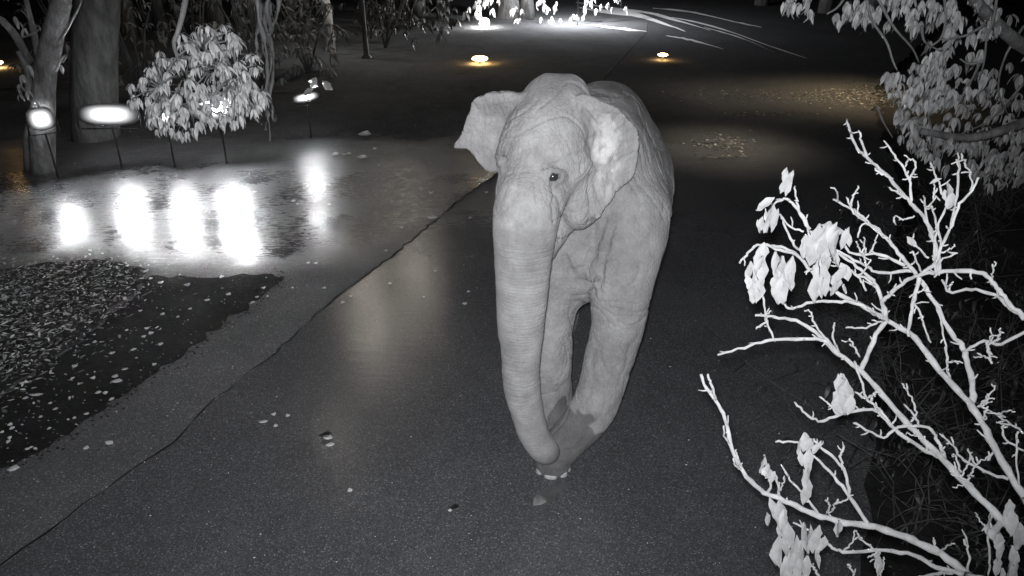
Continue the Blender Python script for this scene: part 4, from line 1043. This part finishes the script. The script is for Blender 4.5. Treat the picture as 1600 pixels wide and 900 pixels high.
tag(root, 'bare branching shrub bleached white by the light, filling the right foreground', 'shrub')
def base_depth(x, y): return 1.92 + (1600 - x) * .0011 + (y < 450) * (450 - y) * .0006 + .05 * math.sin(x * .011) + .05 * math.sin(y * .013 + 1)
BRS = []                                               # (pixel polyline, depths)
def branch(reg, pts, w0, w1, off, parent=True, nubs=1.):
    px = [reg(p) for p in pts] if reg else pts
    P = spline(np.array(px, float), max(8, 4 * len(px)))
    D = np.array([base_depth(*q) for q in P]); u = np.linspace(0, 1, len(P))
    o0 = 0
    if BRS and parent:                                 # leave the branch it springs from
        best = min(((np.hypot(*(q - P[0])), d) for Q, DD in BRS for q, d in zip(Q, DD)), key=lambda t: t[0])
        if best[0] < 22: o0 = best[1] - D[0]
    D = D + o0 * (1 - u) ** 1.5 + off * u
    BRS.append((P, D)); W = [atd(q[0], q[1], d) for q, d in zip(P, D)]
    rad = [(w0 + (w1 - w0) * t) * d / FPX / 2 * .88 * (1 + .12 * math.sin(i * 1.7 + w0)) for i, (t, d) in enumerate(zip(u, D))]
    W = [p + np.array([r.gauss(0, .0016) for _ in range(3)]) for p in W]
    b = MB(); b.tube(rel(root, W), rad, 7, jit=.10, rng=r)
    n = int(len(P) * .24 * nubs)
    for _ in range(n):                                 # spurs and buds
        i = r.randrange(1, len(P) - 1); t = unit(W[i + 1] - W[i]); s = unit(np.cross(t, (r.gauss(0, 1), r.gauss(0, 1), r.gauss(0, 1))))
        L = r.uniform(.008, .024) * (1.7 if r.random() < .22 else 1); d = unit(s + t * r.uniform(-.1, .8))
        b.tube(rel(root, [W[i], W[i] + d * L * .6, W[i] + d * L + t * L * .2]), [min(rad[i] * .6, .0035), .0026, .0018], 5)
    return b.build('branch', SBARK, root)
# stems from the ground up to the lower right corner
b = MB(); b.tube(rel(root, spline([SB - (0, 0, .05), SB + (.02, .05, .7), atd(1640, 905, 1.85), atd(1600, 844, 1.92)], 12)), list(np.linspace(.024, .0115, 12)), 9, jit=.06, rng=r); b.build('stem', SBARK, root)
b = MB(); b.tube(rel(root, spline([SB + (.05, .02, -.05), SB + (.08, .1, .9), atd(1650, 860, 1.9), atd(1600, 776, 1.94)], 12)), list(np.linspace(.020, .011, 12)), 9, jit=.06, rng=r); b.build('stem', SBARK, root)
b = MB(); b.tube(rel(root, spline([SB + (-.05, -.02, -.05), SB + (-.25, .0, .7), atd(1560, 960, 1.9), atd(1512, 900, 1.97)], 12)), list(np.linspace(.022, .012, 12)), 9, jit=.06, rng=r); b.build('stem', SBARK, root)
def up(reg, *p): return [reg(q) for q in p]
# the long limbs
branch(None, up(B_, (1300, 760), (1170, 640), (1080, 545), (985, 445), (880, 345), (760, 210), (665, 100), (560, 20)) + up(A_, (490, 832), (420, 775), (330, 750), (235, 740)), 14, 5, .12, False)
branch(None, up(B_, (1300, 592), (1230, 478), (1160, 348), (1090, 232), (1000, 132), (895, 0)) + up(A_, (800, 803), (720, 757), (650, 716), (560, 668), (500, 635), (440, 572), (400, 525), (350, 490), (290, 485)), 13, 5, .15, False)
branch(None, up(B_, (1095, 232), (1098, 150), (1075, 50), (1058, 0)) + up(A_, (960, 800), (905, 705), (850, 610), (795, 545), (745, 480), (700, 430), (650, 392), (600, 352), (525, 312)), 11, 4, .1)
branch(B_, [(1085, 905), (1000, 832), (900, 775), (800, 735), (700, 706), (600, 692), (500, 665), (400, 622), (330, 592), (270, 565), (200, 490), (160, 400), (130, 280), (95, 210), (60, 170), (38, 110)], 15, 5, .1, False)
branch(A_, [(540, 880), (500, 840), (440, 828), (300, 832), (210, 855), (100, 888)], 8, 4, .05)
branch(A_, [(628, 955), (645, 900), (690, 805), (722, 752), (708, 690), (740, 660), (800, 612), (850, 588), (905, 545), (925, 480), (960, 420), (990, 335), (1040, 280), (1065, 230)], 9, 4, -.06)
branch(A_, [(845, 592), (930, 578), (1060, 580), (1112, 612), (1140, 650), (1180, 700), (1236, 748)], 8, 8, -.05)
branch(A_, [(1236, 752), (1180, 712), (1130, 668), (1040, 645), (960, 655), (930, 610)], 8, 4, .05)
branch(A_, [(920, 590), (908, 500), (882, 412), (850, 362), (800, 312), (760, 262), (700, 202), (650, 157), (615, 122), (590, 62), (575, 15)], 8, 4, .12)
branch(A_, [(650, 157), (632, 100), (620, 55)], 5, 3, .03)
branch(A_, [(800, 312), (770, 290), (733, 265)], 4, 3, .02); branch(A_, [(748, 238), (710, 220), (680, 196)], 4, 3.5, .02)
branch(A_, [(812, 335), (808, 240), (775, 182), (745, 140), (715, 95)], 5, 3, -.05); branch(A_, [(808, 240), (830, 182), (805, 163), (792, 190)], 4, 3, -.02)
branch(A_, [(720, 750), (692, 640), (650, 590), (590, 542), (510, 490), (460, 470)], 7, 4, .05)
branch(A_, [(825, 575), (700, 582), (650, 562), (560, 512), (500, 480)], 6, 4, .1); branch(A_, [(790, 555), (700, 517), (600, 512), (560, 470)], 6, 4, .02)
branch(A_, [(845, 595), (822, 700), (805, 800), (806, 818)], 7, 5, -.03); branch(A_, [(822, 690), (850, 740), (862, 780), (885, 842)], 4, 3, .03)
branch(A_, [(902, 692), (930, 780), (945, 895)], 4, 3, .02)
branch(A_, [(1005, 875), (1080, 836), (1150, 846), (1236, 800)], 5, 6, .0); branch(A_, [(1092, 838), (1108, 905)], 4, 3, .02)
branch(A_, [(705, 760), (640, 788), (570, 785)], 4, 3, .03); branch(A_, [(905, 600), (920, 542), (985, 510)], 4, 3, -.03)
branch(A_, [(905, 590), (903, 450), (940, 352), (955, 330)], 5, 3, .03); branch(A_, [(962, 420), (985, 300), (992, 200), (985, 145)], 5, 3.5, .04)
branch(A_, [(1000, 140), (1012, 175), (1032, 222), (1040, 278)], 4, 3, .02, True); branch(A_, [(950, 335), (930, 290), (905, 225), (885, 172)], 4, 3, .0)
branch(A_, [(905, 500), (870, 370), (862, 295)], 4, 3, .05); branch(A_, [(925, 480), (905, 390), (888, 330)], 4, 3, .05)
branch(A_, [(880, 530), (840, 490), (805, 455)], 4, 3, .02); branch(A_, [(858, 590), (835, 545), (818, 500)], 3.5, 3, .02)
branch(A_, [(700, 742), (600, 692), (540, 690), (450, 690), (370, 716), (330, 680)], 7, 4, .04); branch(A_, [(305, 830), (280, 760), (268, 668)], 4, 3.5, .02)
branch(A_, [(440, 425), (385, 335), (345, 310), (300, 330)], 6, 4, .02); branch(A_, [(440, 420), (392, 330), (385, 258)], 5, 3, .03); branch(A_, [(420, 522), (370, 462), (332, 365)], 5, 4, .02)
branch(A_, [(500, 635), (470, 560), (430, 420)], 5, 4, .02); branch(A_, [(400, 520), (330, 500), (260, 478), (215, 505), (180, 545)], 6, 4, .03); branch(A_, [(420, 430), (370, 415), (330, 372)], 4, 3, .02)
branch(A_, [(690, 640), (640, 600), (560, 565), (520, 540)], 5, 3, .02); branch(A_, [(650, 650), (610, 590), (570, 570)], 4, 3, .02)
branch(A_, [(650, 395), (600, 360), (575, 300)], 4, 3, .02); branch(A_, [(590, 340), (600, 300), (620, 262)], 4, 3, .02); branch(A_, [(745, 480), (700, 440), (640, 400), (615, 455)], 4, 3, .02)
branch(A_, [(825, 375), (790, 385), (755, 372), (750, 395)], 3, 3, .02); branch(A_, [(535, 880), (505, 840), (460, 775), (440, 730), (420, 725)], 4, 3, .02); branch(A_, [(545, 880), (525, 820), (533, 768)], 4, 3, .02)
branch(A_, [(620, 895), (600, 850), (585, 825)], 4, 3, .0); branch(A_, [(240, 790), (285, 760)], 4, 4, 0, True, 0)
# lower limbs
branch(B_, [(700, 706), (620, 590), (540, 490), (440, 400)], 8, 4, .04); branch(B_, [(620, 580), (592, 482), (512, 402), (480, 368)], 6, 5, .02); branch(B_, [(592, 485), (585, 430), (597, 390)], 5, 4, .02)
branch(B_, [(1062, 892), (950, 862), (850, 812), (720, 800), (600, 805), (540, 780), (470, 730), (400, 690)], 9, 4, .05)
branch(B_, [(985, 442), (890, 395), (800, 330), (742, 265), (690, 250), (580, 270), (510, 295), (450, 270), (405, 220)], 8, 4, .06); branch(B_, [(580, 272), (540, 230), (500, 198)], 4, 3, .02)
branch(B_, [(775, 305), (740, 255), (690, 215), (640, 180)], 5, 4, .02); branch(B_, [(690, 218), (668, 160), (640, 60)], 4, 4, .02); branch(B_, [(700, 220), (712, 190), (730, 180)], 4, 4, 0)
branch(B_, [(990, 442), (965, 370), (930, 325), (860, 312), (800, 325), (750, 360), (690, 330), (630, 300)], 6, 4, .02)
branch(B_, [(890, 310), (870, 270), (830, 230)], 4, 3, .02); branch(B_, [(860, 300), (880, 250), (850, 190), (822, 145)], 4, 3, .02)
branch(B_, [(1235, 522), (1150, 492), (1060, 440), (1020, 390), (980, 350)], 6, 3, .03); branch(B_, [(1110, 470), (1095, 440), (1080, 402)], 3, 3, .01)
branch(B_, [(1072, 905), (1085, 830), (1068, 760)], 4, 4, .0); branch(B_, [(1300, 340), (1240, 300), (1160, 250)], 4, 3, .05, False); branch(B_, [(1275, 330), (1268, 420), (1282, 555)], 4, 3, .05); branch(B_, [(1300, 410), (1220, 360), (1225, 310), (1190, 300)], 4, 3, .05)
branch(B_, [(1140, 290), (1150, 260), (1160, 240)], 4, 3, 0); branch(B_, [(1010, 130), (1000, 60), (990, 0)], 4, 4, .02); branch(B_, [(1170, 70), (1160, 20), (1150, -10)], 4, 4, .02, False)
branch(B_, [(1175, 640), (1160, 720), (1165, 830), (1160, 905)], 5, 3, .03); branch(B_, [(1180, 420), (1160, 450), (1165, 410)], 4, 3, 0); branch(B_, [(1055, 495), (1030, 430), (1022, 425)], 4, 3, 0); branch(B_, [(1075, 530), (1100, 485)], 4, 3, 0)
branch(B_, [(1035, 850), (960, 790), (950, 760)], 4, 3, .02); branch(B_, [(1050, 880), (960, 890), (880, 905)], 7, 5, .02); branch(B_, [(640, 905), (625, 870), (612, 855)], 4, 4, 0, False); branch(B_, [(500, 905), (480, 870), (460, 850)], 5, 4, 0, False)
branch(B_, [(300, 580), (310, 530), (285, 430)], 5, 4, .02); branch(B_, [(345, 590), (340, 540), (320, 490)], 5, 4, .01); branch(B_, [(500, 660), (440, 580), (400, 540), (350, 465)], 5, 3, .03); branch(B_, [(530, 660), (540, 620), (525, 600)], 4, 3, 0); branch(B_, [(545, 650), (572, 600)], 4, 3, 0); branch(B_, [(445, 402), (410, 378), (330, 375)], 4, 4, 0, True, 0)
branch(B_, [(150, 385), (128, 350), (130, 310)], 4, 3, 0); branch(B_, [(200, 490), (170, 465), (165, 440)], 4, 3, 0); branch(B_, [(95, 215), (80, 160), (65, 110)], 5, 4, 0)
branch(B_, [(720, 800), (660, 755), (665, 752)], 4, 3, 0); branch(B_, [(740, 800), (690, 830)], 4, 3, 0); branch(B_, [(740, 800), (720, 850), (735, 900)], 4, 3, 0)
for i in range(44):                                    # fine twigs on the limbs
    P, D = BRS[r.randrange(len(BRS))]; j = r.randrange(2, len(P)); x, y = P[j]; a = r.uniform(-2.9, -.2) if r.random() < .75 else r.uniform(0, 6.28); L = r.uniform(14, 38)
    branch(None, [(x, y), (x + L * .5 * math.cos(a) + r.gauss(0, 3), y + L * .5 * math.sin(a)), (x + L * math.cos(a), y + L * math.sin(a) + r.gauss(0, 4))], 3.6, 2.4, r.uniform(-.02, .03), True, .6)
# dry leaves: pixel of the stalk end, length, width, lean, roll
def dleaf(reg, x, y, L, W, lean, dd=-.02, crumple=.62):
    X, Y = reg((x, y)); D = base_depth(X, Y) + dd; k = D / FPX; s = random.Random(int(x * 7 + y))
    o = link('leaf', dryleaf_mesh('leaf', L * k * 1.1, W * k * .82, s, crumple), SLEAF, root)
    o.location = atd(X, Y, D) - SB
    q = Matrix.Rotation(R(-20), 4, 'X') @ Matrix.Rotation(R(-lean), 4, 'Y') @ Matrix.Rotation(R(s.uniform(-35, 35)), 4, 'Z'); o.rotation_euler = q.to_euler()
    return o
for a in ((345, 300, 38, 16, 160), (338, 262, 26, 14, 170), (330, 290, 26, 14, 150), (345, 240, 16, 11, 175), (300, 325, 42, 24, -5), (272, 345, 26, 12, 15), (318, 345, 34, 12, -8), (262, 375, 20, 14, 0), (245, 385, 20, 7, 15), (310, 308, 30, 16, -60),
          (265, 470, 30, 22, 0), (252, 492, 50, 30, 6), (215, 540, 28, 16, 5), (262, 520, 46, 28, -3), (235, 580, 44, 26, 4), (205, 590, 24, 14, 12), (245, 610, 34, 26, -5), (265, 560, 36, 20, -6),
          (310, 505, 40, 22, 8), (335, 520, 52, 28, 4), (320, 575, 48, 32, 3), (345, 585, 44, 24, -4), (380, 520, 44, 20, -6), (372, 560, 34, 16, 0),
          (470, 400, 60, 34, -8), (500, 405, 58, 36, 3), (535, 395, 52, 28, -4), (478, 455, 66, 34, 2), (485, 530, 52, 28, 4), (470, 580, 44, 24, -2), (480, 405, 34, 30, 70), (515, 440, 46, 22, 10), (545, 420, 36, 20, -10), (420, 440, 34, 22, 3), (412, 460, 26, 14, 12), (490, 600, 30, 14, 0),
          (590, 415, 34, 14, -25), (575, 420, 26, 12, 10), (555, 545, 28, 20, 20), (540, 580, 26, 20, 0), (575, 560, 26, 16, -30), (568, 625, 14, 10, 0), (545, 600, 28, 14, -20),
          (955, 250, 36, 22, -2), (965, 285, 24, 18, -6), (940, 275, 20, 14, 20), (930, 235, 20, 7, -70), (800, 450, 18, 14, 40), (440, 425, 40, 22, 60)):
    dleaf(A_, *a)
for a in ((582, 110, 48, 24, 6), (615, 130, 52, 30, -6), (598, 160, 40, 36, 0), (575, 175, 36, 20, 4), (622, 190, 30, 18, -3), (585, 108, 14, 10, 30),
          (285, 430, 26, 12, -5), (300, 460, 22, 24, 0), (275, 480, 14, 14, 40), (325, 490, 18, 10, -10), (440, 340, 26, 22, 20), (425, 365, 26, 16, 0), (465, 360, 22, 22, -20), (425, 410, 24, 12, 15), (458, 400, 36, 18, 5), (455, 460, 44, 20, 3), (455, 520, 40, 18, -4), (440, 480, 34, 14, 10), (505, 370, 24, 12, -20),
          (310, 590, 44, 18, 14), (295, 650, 22, 12, 8), (345, 600, 50, 22, 3), (370, 640, 50, 22, -3), (350, 680, 56, 20, 8), (340, 740, 50, 24, 6), (330, 790, 26, 18, 4), (380, 690, 40, 20, 0), (400, 740, 60, 24, 4), (385, 800, 56, 26, 3), (420, 800, 50, 22, -2), (440, 690, 46, 20, 4), (430, 760, 50, 22, 0), (460, 700, 40, 16, 6), (450, 820, 40, 20, 0), (500, 700, 42, 20, -8), (515, 740, 30, 20, -4), (490, 780, 34, 12, 6), (370, 840, 40, 20, 5), (575, 680, 26, 16, 0), (560, 690, 22, 10, 20),
          (1165, 660, 30, 16, 5), (1195, 680, 34, 26, -4), (1240, 600, 30, 18, 10), (1250, 640, 36, 24, 0), (1285, 690, 40, 26, -6), (1200, 730, 30, 18, 10), (1225, 760, 34, 14, -10), (1260, 780, 30, 20, 5), (1195, 820, 30, 14, 0), (1240, 830, 36, 18, 6), (1275, 840, 34, 16, -5), (1220, 870, 30, 16, 0), (730, 810, 30, 12, 5), (740, 840, 26, 10, -10), (1220, 640, 24, 10, 20), (1260, 860, 30, 18, 0)):
    dleaf(B_, *a)
